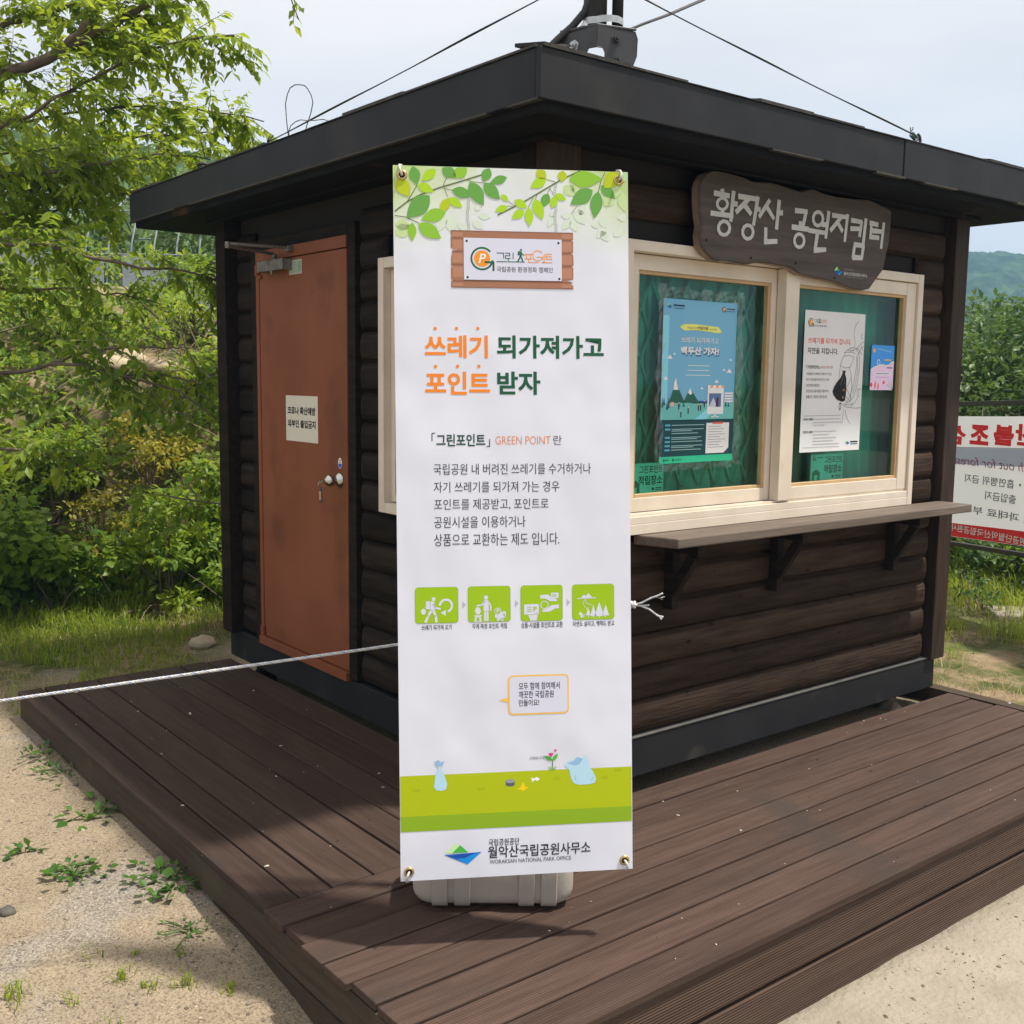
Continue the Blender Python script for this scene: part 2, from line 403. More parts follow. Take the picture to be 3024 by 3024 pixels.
def ground_mat():
    m, t, b = new_mat('sandy_ground')
    N, Lk = t.nodes, t.links
    b.inputs['Roughness'].default_value = .95; b.inputs['Specular IOR Level'].default_value = .15
    tcn = N.new('ShaderNodeTexCoord')
    def nse(sc, det=6, ro=.65):
        n = N.new('ShaderNodeTexNoise'); n.inputs['Scale'].default_value = sc; n.inputs['Detail'].default_value = det; n.inputs['Roughness'].default_value = ro
        Lk.new(tcn.outputs['Object'], n.inputs['Vector']); return n.outputs['Fac']
    def ramp(f, *st):
        r = N.new('ShaderNodeValToRGB')
        while len(r.color_ramp.elements) < len(st): r.color_ramp.elements.new(.5)
        for e, (p, c) in zip(r.color_ramp.elements, st): e.position = p; e.color = (*c, 1)
        Lk.new(f, r.inputs['Fac']); return r.outputs['Color']
    def mixc(f, c1, c2, mode='MIX'):
        x = N.new('ShaderNodeMixRGB'); x.blend_type = mode
        if hasattr(f, 'default_value') and not isinstance(f, float): Lk.new(f, x.inputs[0])
        else: x.inputs[0].default_value = f
        Lk.new(c1, x.inputs[1]); Lk.new(c2, x.inputs[2]); return x.outputs[0]
    sand = ramp(nse(1.6), (.32, (.225, .182, .127)), (.52, (.305, .25, .178)), (.72, (.235, .195, .145)))
    vo = N.new('ShaderNodeTexVoronoi'); vo.inputs['Scale'].default_value = 190
    Lk.new(tcn.outputs['Object'], vo.inputs['Vector'])
    grit = ramp(vo.outputs['Color'], (.12, (.50, .47, .43)), (.45, (1, 1, 1)), (.85, (1.28, 1.26, 1.22)))
    sand = mixc(.8, sand, grit, 'MULTIPLY')
    grav = ramp(vo.outputs['Color'], (.2, (.16, .145, .13)), (.6, (.30, .275, .245)), (.9, (.42, .40, .36)))
    gm = ramp(nse(1.15, 3), (.54, (0, 0, 0)), (.64, (.75, .75, .75)))
    sand = mixc(gm, sand, grav)
    soil = ramp(nse(5), (.3, (.17, .125, .075)), (.55, (.30, .225, .14)), (.75, (.40, .32, .2)))
    green = ramp(nse(9), (.3, (.045, .06, .018)), (.55, (.085, .105, .03)), (.75, (.17, .15, .07)))
    # grassy soil behind the bare yard: told apart by place
    sep = N.new('ShaderNodeSeparateXYZ'); Lk.new(tcn.outputs['Object'], sep.inputs[0])
    def lm(sock, a_, b_):
        r = N.new('ShaderNodeMapRange'); r.inputs['From Min'].default_value = a_; r.inputs['From Max'].default_value = b_; Lk.new(sock, r.inputs['Value']); return r.outputs[0]
    nb = nse(2.2, 4)
    def madd(s1, k1, s2, k2):
        q = N.new('ShaderNodeMath'); q.operation = 'MULTIPLY'; q.inputs[1].default_value = k1; Lk.new(s1, q.inputs[0])
        q2 = N.new('ShaderNodeMath'); q2.operation = 'MULTIPLY'; q2.inputs[1].default_value = k2; Lk.new(s2, q2.inputs[0])
        q3 = N.new('ShaderNodeMath'); q3.operation = 'ADD'; Lk.new(q.outputs[0], q3.inputs[0]); Lk.new(q2.outputs[0], q3.inputs[1]); return q3.outputs[0]
    yy = madd(sep.outputs[1], 1, nb, 1.4)
    xx = madd(sep.outputs[0], 1, nb, 1.2)
    gmask = N.new('ShaderNodeMath'); gmask.operation = 'MAXIMUM'
    Lk.new(lm(yy, 3.7, 4.2), gmask.inputs[0]); Lk.new(lm(xx, 3.0, 3.6), gmask.inputs[1])
    pm = ramp(nse(3.1, 5), (.40, (0, 0, 0)), (.56, (1, 1, 1)))
    gcol = mixc(pm, soil, green)
    col = mixc(gmask.outputs[0], sand, gcol)
    Lk.new(col, b.inputs['Base Color'])
    bn = N.new('ShaderNodeBump'); bn.inputs['Strength'].default_value = .55; bn.inputs['Distance'].default_value = .012
    hh = madd(vo.outputs['Distance'], -.45, nse(60, 8, .75), 1.5)
    Lk.new(hh, bn.inputs['Height']); Lk.new(bn.outputs[0], b.inputs['Normal'])
    return m
M_ground = ground_mat()
g = MB(); g.arr(V, T, np.full(len(T), .5))
tag(g.build('ground', M_ground, smooth=True), kind='structure')

# concrete apron in front of the deck
M_conc = mat('pale_concrete', (.275, .24, .19), (.345, .305, .245), rough=.92, scale=3.5, bump=.9, bscale=45, spec=.15, speck=((.2, .165, .135), 70, .70, (1, 1, 1)), stain=(1.3, .60, (.26, .225, .175)))
px_, py_ = np.arange(-1.0, 4.2, .05), np.arange(-4.2, -.98, .05)
X, Y = np.meshgrid(px_, py_)
Z = np.full_like(X, -.292)
for i in range(X.shape[0]):
    for j in range(X.shape[1]):
        Z[i, j] += noise.noise((X[i, j] * 4, Y[i, j] * 4, 0)) * .006
        if i in (0, X.shape[0] - 1) or j in (0, X.shape[1] - 1): Z[i, j] -= .06
ny, nx = X.shape
a = (np.arange(ny - 1)[:, None] * nx + np.arange(nx - 1)[None]).ravel()
g = MB(); g.arr(np.stack([X.ravel(), Y.ravel(), Z.ravel()], 1), np.stack([a, a + 1, a + nx + 1, a + nx], 1), np.full(len(a), .5))
tag(g.build('concrete_pavement', M_conc, smooth=True), kind='structure')

# concrete pad under the hut
g = MB(); g.box(-.02, 2.66, -.07, 2.7, -.2, -.115)
tag(g.build('concrete_pad', mat('mossy_concrete', (.20, .20, .12), (.34, .32, .23), rough=.9, scale=6, bump=.3)), kind='structure')

# ------------------------------------------------------------ far hills
def hill(name, az0, az1, r0, r1, na, nr, hf, m, crown):
    cx, cy = CAM.x, CAM.y
    fa = math.atan2(F_.x, F_.y)
    vs = []; 
    for i in range(nr):
        r = r0 + (r1 - r0) * i / (nr - 1)
        for j in range(na):
            a_ = az0 + (az1 - az0) * j / (na - 1)
            x = cx + r * math.sin(fa + math.radians(a_)); y = cy + r * math.cos(fa + math.radians(a_))
            h = hf(a_, (r - r0) / (r1 - r0), x, y)
            d, _ = noise.voronoi((x / crown, y / crown, 0))
            k = min(1, max(0, h) / 3)
            h += k * crown * (.55 * (1 - min(1, d[0] * 1.25)) + .35 * noise.noise((x / crown * 2.3, y / crown * 2.3, 5)))
            vs.append((x, y, h))
    a = (np.arange(nr - 1)[:, None] * na + np.arange(na - 1)[None]).ravel()
    g = MB(); g.arr(np.array(vs), np.stack([a, a + na, a + na + 1, a + 1], 1), rng.random(len(a)))
    return tag(g.build(name, m, smooth=True), kind='structure')
M_far = mat('forest_far', (.022, .042, .014), (.05, .085, .028), rough=.9, scale=.12, spec=.1, tint=.35, detail=8)
M_mid = mat('forest_mid', (.03, .055, .014), (.075, .115, .03), rough=.9, scale=.35, spec=.1, tint=.4, detail=8)
def h_mt(a_, t, x, y):
    ridge = 42 + 8 * math.sin(math.radians(a_ * 5.5 - 60)) + 26 * max(0, (a_ - 26) / 30) + 9 * noise.noise((a_ * .12, 1, 0))
    prof = math.sin(min(1, t * 1.25) * PI / 2) if t < .8 else 1 - (t - .8) * 1.2
    return ridge * prof - 1.5 + 6 * noise.noise((x * .012, y * .012, 2)) * prof
hill('mountain', -52, 62, 240, 560, 360, 120, h_mt, M_far, 5.5)
def h_left(a_, t, x, y):
    e = sstep(2, -14, a_) * .9 + .1 * sstep(14, 2, a_)
    return (22 * math.sin(min(1, t * 1.2) * PI / 2) + 3 * noise.noise((x * .05, y * .05, 2))) * e - 1.2
hill('hillside', -56, 12, 42, 130, 330, 120, h_left, M_mid, 1.7)

# air between here and the mountain
hz = MB(); hz.box(-660, 660, -660, 660, -3.5, 125)
hm = bpy.data.materials.new('haze_air'); hm.use_nodes = True
hn = hm.node_tree; hn.nodes.clear()
ho = hn.nodes.new('ShaderNodeOutputMaterial'); hv = hn.nodes.new('ShaderNodeVolumePrincipled')
hv.inputs['Color'].default_value = (.30, .62, 1.0, 1)
hv.inputs['Density'].default_value = .0012
hv.inputs['Anisotropy'].default_value = .1
hn.links.new(hv.outputs[0], ho.inputs['Volume'])
tag(hz.build('haze', hm), kind='stuff')

# ------------------------------------------------------------ the hut
hut = thing('ticket_hut', 'dark brown log-sided park booth with red door and shuttered green window on a wooden deck', 'hut', (0, 0, -.115))
W, D = 2.5615, 2.6247
PITCH = .128
def log_x(g, x0, x1, z0, yb=.030, dep=.030, t=.5, p=PITCH, rounded=(True, True)):
    n = 8
    xs = [x0, x0 + .006, x0 + .02, x0 + .045, x1 - .045, x1 - .02, x1 - .006, x1]
    ks = [.05, .45, .8, 1, 1, .8, .45, .05]
    if not rounded[0]: ks[:3] = [1, 1, 1]
    if not rounded[1]: ks[5:] = [1, 1, 1]
    if x1 - x0 < .1: xs = [x0, x0 + .01, x1 - .01, x1]; ks = [.1, 1, 1, .1]
    vs = []
    for x, k in zip(xs, ks):
        for i in range(n + 1):
            u = -1 + 2 * i / n
            vs.append((x, yb - dep * k * (max(0, 1 - abs(u) ** 3.0)) ** .55, z0 + p * i / n))
    fs = [(a * (n + 1) + i, (a + 1) * (n + 1) + i, (a + 1) * (n + 1) + i + 1, a * (n + 1) + i + 1) for a in range(len(xs) - 1) for i in range(n)]
    g.mesh(vs, fs, 0, t)
def swapxy(g): g.v = [(y, x, z) for x, y, z in g.v]; g.f = [tuple(reversed(f)) for f in g.f]
# front wall
rows = [.171 + PITCH * i for i in range(16)]
g = MB()
for z in rows:
    t = random.random()
    if z + PITCH > 1.0 and z < 1.99:
        log_x(g, .13, .33, z, t=t); log_x(g, 2.235, 2.468, z, t=t)
    else: log_x(g, .13, 2.468, z, t=t)
g.box(.02, .33, .046, .10, .17, 2.3, 1); g.box(2.235, 2.59, .046, .10, .17, 2.3, 1)
g.box(.33, 2.235, .046, .10, .17, .985, 1); g.box(.33, 2.235, .046, .10, 2.005, 2.3, 1)
front_wall = g.build('log_wall', [M_log_x, M_void], hut, smooth=False)
# left wall
g = MB()
for z in rows:
    t = random.random()
    segs = []
    if z > 2.12: segs = [(.13, 2.49)]
    else:
        if z + PITCH > .98 and z < 1.98: segs += [(.13, .40), (1.045, 1.262)]
        else: segs += [(.13, 1.262)]
        segs += [(2.296, 2.49)]
    for a_, b_ in segs: log_x(g, a_, b_, z, t=t)
g.box(.10, 1.30, .046, .10, .17, .96, 1); g.box(.10, .40, .046, .10, .96, 2.0, 1); g.box(1.04, 1.30, .046, .10, .96, 2.0, 1)
g.box(.10, 2.6, .046, .10, 2.0, 2.3, 1); g.box(1.30, 2.6, .058, .10, .17, 2.0, 1)
swapxy(g)
g.build('log_wall', [M_log_y_shade, M_void], hut)
# right and rear walls
g = MB()
for z in rows: log_x(g, .13, 2.49, z, t=random.random())
g.v = [(W - y, x, z) for x, y, z in g.v]
g.box(W - .10, W - .046, .1, 2.6, .17, 2.3, 1)
g.build('log_wall', [M_log_y_shade, M_void], hut)
g = MB()
for z in rows: log_x(g, .13, 2.43, z, t=random.random())
g.v = [(x, D - y, z) for x, y, z in g.v]; g.f = [tuple(reversed(f)) for f in g.f]
g.box(.1, 2.46, D - .10, D - .046, .17, 2.3, 1)
g.build('log_wall', [M_log_x, M_void], hut)
# corner posts: two boards each, lapped
for (xa, xb, ya, yb) in ((2.492, 2.609, -.022, .045), (-.022, .12, -.022, .045)):
    g = MB(); g.box(xa, xb, ya, yb, .160, 2.298); g.build('corner_post', M_post, hut, bevel=.004)
for (xa, xb, ya, yb) in ((-.05, .045, 2.496, 2.609), (-.022, .045, .047, .125), (2.565, 2.609, .047, .125)):
    g = MB(); g.box(xa, xb, ya, yb, .158, 2.298); g.build('corner_post', M_log_y_shade if xa < 0 else M_post, hut, bevel=.004)  # left posts take the log colour that has shade painted in
# trim beside the door
g = MB(); g.box(-.004, .05, 1.268, 1.3315, .172, 2.17); g.box(-.004, .05, 2.2225, 2.29, .172, 2.17); g.box(-.004, .05, 1.3315, 2.2225, 2.1195, 2.17)
g.build('door_trim', M_log_y_shade, hut, bevel=.003)
# base beam with a ledge
g = MB()
g.box(0, W, 0, .07, .012, .163); g.box(0, .07, .07, D - .07, .012, .163); g.box(W - .07, W, .07, D - .07, .012, .163); g.box(0, W, D - .07, D, .012, .163)
g.box(-.002, W - .06, -.004, .045, .1635, .1705, 1)
g.box(.07, W - .07, .07, D - .07, .10, .16)
g.build('base_beam', [M_beam, mat('worn_ledge', (.06, .058, .055), (.10, .097, .092), rough=.55, scale=12)], hut, bevel=.003)
# feet
for fx, fy in ((2.35, .10), (.22, .10), (2.35, 2.5), (.10, 2.45)):
    g = MB(); g.lathe([(0, .075), (.02, .073), (.05, .045), (.07, .03), (.127, .022)], (fx, fy, -.115), (0, 0, 1), 16)
    g.build('levelling_foot', mat('rusty_foot', (.10, .075, .06), (.36, .33, .29), rough=.8, scale=22) if fx > 2 and fy < 1 else M_void, hut, smooth=True)
# roof
RX0, RX1, RY0, RY1, RZ0, RZ1 = -.284, 2.9, -.2885, 3.185, 2.332, 2.478
g = MB()
cx0, cx1 = (RX0 + RX1) / 2 - .3, (RX0 + RX1) / 2 + .3; cyc = (RY0 + RY1) / 2
e = RZ1 - .004
g.face([(RX0 + .004, RY0 + .004, e), (RX1 - .004, RY0 + .004, e), (cx1, cyc, e + .34), (cx0, cyc, e + .34)], t=.4)
g.face([(RX1 - .004, RY0 + .004, e), (RX1 - .004, RY1 - .004, e), (cx1, cyc, e + .34)], t=.5)
g.face([(RX1 - .004, RY1 - .004, e), (RX0 + .004, RY1 - .004, e), (cx0, cyc, e + .34), (cx1, cyc, e + .34)], t=.6)
g.face([(RX0 + .004, RY1 - .004, e), (RX0 + .004, RY0 + .004, e), (cx0, cyc, e + .34)], t=.5)
x = RX0 + .03
def shingle(g, along, a0, a1, dz):
    if along == 'x':
        y0 = RY0 - .006; b = [(a0, y0, RZ1), (a1, y0, RZ1), (a1, y0 + .14, RZ1 + .025), (a0, y0 + .14, RZ1 + .025)]
    else:
        x0 = RX0 - .006; b = [(x0, a1, RZ1), (x0, a0, RZ1), (x0 + .14, a0, RZ1 + .025), (x0 + .14, a1, RZ1 + .025)]
    g.hexa(b, [(p[0], p[1], p[2] + dz) for p in b], 0, random.random())
x = RX0 + .01
while x < RX1 - .3:
    l = random.uniform(.25, .42); shingle(g, 'x', x, x + l - .004, random.choice((.002, .003, .007, .011))); x += l
y = RY0 + .02
while y < RY1 - .3:
    l = random.uniform(.25, .42); shingle(g, 'y', y, y + l - .004, random.choice((.002, .003, .007, .011))); y += l
roof = g.build('roof', M_shingle, hut)
g = MB(); t_ = .022
xs = 1.6007 - .002
g.box(RX0, xs, RY0, RY0 + t_, RZ0, RZ1); g.box(xs + .004, RX1, RY0 - .003, RY0 + t_ - .002, RZ0 - .002, RZ1)
g.box(RX0, RX0 + t_, RY0 + t_, RY1, RZ0, RZ1); g.box(RX1 - t_, RX1, RY0 + t_, RY1, RZ0, RZ1); g.box(RX0 + t_, RX1 - t_, RY1 - t_, RY1, RZ0, RZ1)
g.build('fascia', M_steel, roof, bevel=.003)
g = MB(); y = RY0 + .01
while y < RY1 - .02:
    l = random.uniform(.05, .3)
    if random.random() < .8: g.box(RX0 - .0025, RX0 + .02, y, min(RY1, y + l - .004), RZ0 - .003, RZ0 + random.uniform(.002, .0055))
    y += l
x = RX0 + .02
while x < RX1 - .02:
    l = random.uniform(.05, .3)
    if random.random() < .12: g.box(x, min(RX1, x + l - .004), RY0 - .005, RY0 + .018, RZ0 - .005, RZ0 + random.uniform(.0, .003))
    x += l
g.build('worn_edge', mat('worn_bare_edge', (.034, .031, .026), (.055, .050, .042), rough=.8, scale=40), roof)
g = MB()
g.box(RX0 + .025, RX1 - .025, RY0 + .025, RY1 - .025, 2.299, 2.40)
i0 = .03
g.box(RX0 + .022, RX0 + .05, RY0 + .022, RY1 - .022, 2.304, 2.40); g.box(RX0 + .05, RX1 - .022, RY0 + .022, RY0 + .05, 2.304, 2.40)
# batten line where the soffit meets the wall
g.box(-.06, W + .06, -.07, -.03, 2.285, 2.2985); g.box(-.09, -.052, -.07, D, 2.285, 2.2985)
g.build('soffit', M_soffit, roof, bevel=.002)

# door: leaf, frame, knob, closer, hinges
g = MB()
g.box(-.006, .03, 1.3345, 2.185, .205, 2.062)
g.build('door', M_door, hut, bevel=.002)
door = bpy.data.objects['door']
g = MB()
g.box(-.010, .045, 1.3327, 2.2206, 2.0665, 2.1184); g.box(-.010, .045, 2.1885, 2.2206, .2005, 2.0662); g.box(-.022, .045, 1.3327, 2.2206, .1584, .2)
g.box(.032, .05, 1.3337, 2.19, .2, 2.07, 1)
g.build('door_frame', [M_door, M_void], door, bevel=.002)
for z in (.235, 2.03):
    g = MB(); g.lathe([(0, .013), (.05, .013)], (-.016, 2.1866, z - .03), (0, 0, 1), 12); g.box(-.02, -.008, 2.15, 2.187, z - .045, z - .03)
    g.build('hinge', M_door, door, smooth=False)
kz, ky = 1.06, 1.405
g = MB(); g.lathe([(0, .036), (.004, .036), (.010, .031), (.018, .023), (.022, .016), (.028, .0155), (.031, .020), (.037, .0255), (.047, .0285), (.058, .0265), (.066, .020), (.0705, .011), (.074, .010), (.0745, .004)], (-.006, ky, kz), (-1, 0, 0), 28)
g.build('door_knob', M_chrome, door, smooth=True)
g = MB(); g.box(-.058, -.0065, 1.836, 2.105, 2.006, 2.056); g.lathe([(0, .012), (.03, .012)], (-.032, 1.97, 2.056), (0, 0, 1), 12); g.lathe([(0, .01), (.018, .006)], (-.05, 1.96, 2.006), (0, 0, -1), 8)
c = g.build('door_closer', M_greymetal, door, bevel=.006)
g = MB(); g.tube([(-.035, 1.97, 2.085), (-.30, 1.885, 2.094)], .008, 8); g.tube([(-.30, 1.885, 2.104), (-.03, 1.835, 2.104)], .0075, 8); g.lathe([(0, .012), (.028, .012)], (-.30, 1.885, 2.084), (0, 0, 1), 10); g.box(-.035, -.0105, 1.815, 1.855, 2.088, 2.112)
g.build('closer_arm', M_greymetal, door)

# front window
def frame(g, x0, x1, z0, z1, wd, y0, y1, m=0, wt=None):
    wt = wt or wd
    g.box(x0, x0 + wd, y0, y1, z0, z1, m); g.box(x1 - wd, x1, y0, y1, z0, z1, m)
    g.box(x0 + wd, x1 - wd, y0 + .0015, y1, z1 - wt, z1, m); g.box(x0 + wd, x1 - wd, y0 + .0015, y1, z0, z0 + wt, m)
g = MB(); frame(g, .335, 2.2274, .9525, 2.009, .038, -.028, .085, wt=None)
g.box(.3735, 2.1885, -.0255, .085, .9908, 1.019)
for yy in (-.012, .012): g.box(.3735, 2.1885, yy, yy + .004, 1.0195, 1.028)
win = g.build('window', M_cream, hut, bevel=.003)
# glass
def glass_mat():
    m, t, b = new_mat('green_film_glass')
    N, Lk = t.nodes, t.links
    N.remove(b)
    tr = N.new('ShaderNodeBsdfTransparent'); tr.inputs['Color'].default_value = (.32, .93, .75, 1)
    gl = N.new('ShaderNodeBsdfGlossy'); gl.inputs['Roughness'].default_value = .04; gl.inputs['Color'].default_value = (.85, .95, .93, 1)
    fr = N.new('ShaderNodeFresnel'); fr.inputs['IOR'].default_value = 1.48
    ms = N.new('ShaderNodeMixShader')
    Lk.new(fr.outputs[0], ms.inputs[0]); Lk.new(tr.outputs[0], ms.inputs[1]); Lk.new(gl.outputs[0], ms.inputs[2])
    Lk.new(ms.outputs[0], N['Material Output'].inputs['Surface'])
    return m
M_glass = glass_mat()
for (x0, x1, y0, y1, gy) in ((.376, 1.275, .022, .052, .050), (1.232, 2.187, -.016, .018, .012)):
    g = MB()
    st = .072
    if x0 > 1: g.box(x0, x0 + .085, y0 - .012, y1, 1.0285, 1.968); 
    else: g.box(x0, x0 + st, y0, y1, 1.0285, 1.968)
    xl = x0 + (.085 if x0 > 1 else st)
    g.box(x1 - st, x1, y0, y1, 1.0285, 1.968)
    g.box(xl, x1 - st, y0 + .0015, y1, 1.0285, 1.081); g.box(xl, x1 - st, y0 + .0015, y1, 1.912, 1.968)
    k = .013
    g.box(xl, xl + k, y0 + .008, y1, 1.081, 1.912, 1); g.box(x1 - st - k, x1 - st, y0 + .008, y1, 1.081, 1.912, 1)
    g.box(xl + k, x1 - st - k, y0 + .0085, y1, 1.081, 1.081 + k, 1); g.box(xl + k, x1 - st - k, y0 + .0085, y1, 1.912 - k, 1.912, 1)
    g.build('sash', [M_cream, M_tan], win, bevel=.002)
    g = MB(); g.face([(xl + .004, gy, 1.084), (x1 - st - .004, gy, 1.084), (x1 - st - .004, gy, 1.909), (xl + .004, gy, 1.909)])
    g.build('pane', M_glass, win)
# curtain and lattice behind the glass
def curtain(x0, x1, z0, z1, yb, amp, per):
    n = int((x1 - x0) / .008); vs = []; 
    for i in range(n + 1):
        x = x0 + (x1 - x0) * i / n; y = yb + amp * math.sin(x * 2 * PI / per + 1.5 * math.sin(x * 9))
        vs += [(x, y, z0), (x, y, z1)]
    g = MB(); g.mesh(vs, [(2 * i, 2 * i + 2, 2 * i + 3, 2 * i + 1) for i in range(n)], 0)
    return g
curtain(.12, 2.5, .99, 1.99, .145, .014, .085).build('curtain', mat('pale_curtain', (.42, .44, .43), (.6, .62, .6), rough=.9, scale=3), win, smooth=True)
g = MB()
for k in range(9):
    x = .46 + k * .10
    for zc in np.arange(1.10, 1.9, .2):
        if abs(x - .82) < 2:
            g.tube([(x - .05, .112, zc), (x + .05, .112, zc + .2)], .006, 5); g.tube([(x + .05, .122, zc), (x - .05, .122, zc + .2)], .006, 5)
for x in np.arange(.41, 1.4, .2): g.box(x - .008, x + .008, .124, .132, 1.06, 1.95)
g.build('lattice_grille', mat('painted_grille', (.5, .52, .5), rough=.5), win)
# left window, mostly behind the banner
g = MB(); frame(g, .40, 1.039, .9575, 1.9947, .042, -.03, .085); frame(g, .443, .996, 1.002, 1.95, .03, .005, .03, 0)
swapxy(g)
lw = g.build('window', M_cream, hut, bevel=.003)
g = MB(); g.face([(.02, .96, 1.035), (.02, .475, 1.035), (.02, .475, 1.918), (.02, .96, 1.918)])
g.build('pane', mat('dull_window_glass', (.10, .075, .055), (.13, .1, .075), rough=.12, scale=2), lw)
# shelf and brackets
g = MB(); b_ = [(.4814, -.1788, .914), (2.5016, -.1788, .914), (2.5016, -.003, .914), (.428, -.003, .914)]; g.hexa(b_, [(q[0], q[1], .951) for q in b_])
shelf = g.build('counter_shelf', mat('weathered_shelf', (.105, .078, .062), (.16, .124, .099), rough=.6, scale=3, stretch=(1, 14, 14), bump=.15, spec=.4), hut, bevel=.005)
for bx in (.62, 1.245, 2.095):
    g = MB(); a_, b_ = bx - .019, bx + .019
    g.box(a_, b_, -.045, .0, .652, .9135); g.box(a_ + .002, b_ - .002, -.165, -.045, .875, .9135)
    g.hexa([(a_ + .003, -.045, .70), (b_ - .003, -.045, .70), (b_ - .003, -.045, .765), (a_ + .003, -.045, .765)], [(a_ + .003, -.15, .86), (b_ - .003, -.15, .86), (b_ - .003, -.112, .8745), (a_ + .003, -.112, .8745)])
    g.build('shelf_bracket', M_log_y_shade, shelf, bevel=.003)  # shade under the shelf painted in by using the darkened log colour

# ------------------------------------------------------------ deck
deck = thing('wooden_deck', 'low brown ribbed-board deck in front of and beside the park booth', 'deck', (0, -.5, -.14))
g = MB()
x = -.022; k = 0
while x > -1.05:
    wd = .136 if k != 6 else .10
    gap = random.choice((.005, .007, .008, .011))
    x1 = x; x0 = max(x - wd, -1.094)
    d0, d1 = -.083 + random.uniform(-.002, .0), 2.585 + random.uniform(0, .02)
    sk = random.uniform(-.004, .004); dz = random.uniform(-.002, .001)
    b = [(x0 + sk, d0, -.024 + dz), (x1 + sk, d0, -.024 + dz), (x1 - sk, d1, -.024 + dz), (x0 - sk, d1, -.024 + dz)]
    g.hexa(b, [(p[0], p[1], dz) for p in b], 0, random.random())
    x = x0 - gap; k += 1
g.build('side_boards', M_deck_y_shade, deck, bevel=.004)
g = MB(); y = -.087
while y > -1.0:
    y0 = max(y - .114, -1.062); gap = random.choice((.006, .007, .009))
    a0 = -1.10 + random.uniform(-.035, .012); a1 = 2.562 + random.uniform(-.012, .006); sk = random.uniform(-.0025, .0025); dz = random.uniform(-.0015, .0015)
    cuts = [a0, a1]
    for c0, c1 in zip(cuts[:-1], cuts[1:]):
        b = [(c0 + .001, y0 + sk, -.024 + dz), (c1 - .001, y0 - sk, -.024 + dz), (c1 - .001, y - sk, -.024 + dz), (c0 + .001, y + sk, -.024 + dz)]
        g.hexa(b, [(p[0], p[1], dz) for p in b], 0, random.random())
    y = y0 - gap
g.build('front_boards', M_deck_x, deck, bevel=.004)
g = MB(); g.box(-1.075, 3.0, -1.046, -1.022, -.156, -.026, 0, .4); g.box(-1.075, 3.0, -1.050, -1.026, -.300, -.170, 0, .7)
g.build('front_fascia', M_fas_x, deck, bevel=.004)
g = MB(); g.box(-1.090, -1.066, -1.022, 2.59, -.133, -.026, 0, .5); g.box(-1.0825, -1.064, -1.02, .6, -.30, -.150, 0, .4); g.box(-1.066, -.02, 2.572, 2.592, -.133, -.027, 0, .5)
g.build('side_fascia', M_fas_y, deck, bevel=.004)
g = MB(); g.box(2.585, 2.665, -1.0, 2.65, -.045, -.004, 0, .4)
g.box(2.60, 2.65, -1.0, 2.65, -.19, -.046, 0, .3)
for i, yy in enumerate((-.35, .35, 1.2)): g.lathe([(0, .009), (.003, .007)], (2.645, yy, -.004), (0, 0, 1), 8, 1)
g.build('edge_trim', [M_fas_y, M_galv], deck, bevel=.003)
g = MB()
g.box(-1.06, 2.55, -1.02, -1.0, -.29, -.026); g.box(-1.06, -.02, -.12, -.09, -.13, -.026)
for xx in (-1.05, -.75, -.45, -.15): g.box(xx, xx + .05, -.08, 2.55, -.125, -.0265)
for yy in (-.95, -.6, -.25): g.box(-1.04, 2.55, yy, yy + .05, -.16, -.0265)
g.build('joists', M_void, deck)

# ------------------------------------------------------------ name board over the window
SIGN = [(0.6526, 2.2099), (0.6611, 2.2391), (0.6829, 2.2634), (0.7187, 2.2799), (0.7588, 2.2836), (0.8066, 2.2829), (0.9045, 2.277), (0.9478, 2.2687), (1.0638, 2.2801), (1.1392, 2.2751), (1.2477, 2.2664), (1.3254, 2.2871), (1.391, 2.2753), (1.4905, 2.2718), (1.6096, 2.275), (1.7144, 2.2838), (1.8434, 2.2619), (1.8798, 2.2501), (1.8793, 2.1775), (1.8714, 2.1145), (1.8537, 2.0558), (1.8402, 2.0027), (1.7978, 1.9635), (1.7475, 1.9163), (1.7033, 1.9075), (1.6323, 1.9094), (1.5185, 1.9277), (1.4339, 1.9347), (1.3352, 1.9405), (1.2629, 1.9454), (1.2146, 1.9613), (1.1753, 1.968), (1.0537, 1.9733), (0.9948, 1.9713), (0.9447, 1.9593), (0.8803, 1.9605), (0.824, 1.9654), (0.776, 1.9586), (0.7417, 1.9636), (0.7002, 1.9848), (0.6723, 2.009), (0.6653, 2.0435), (0.6722, 2.0792), (0.6617, 2.1175), (0.655, 2.1603)]
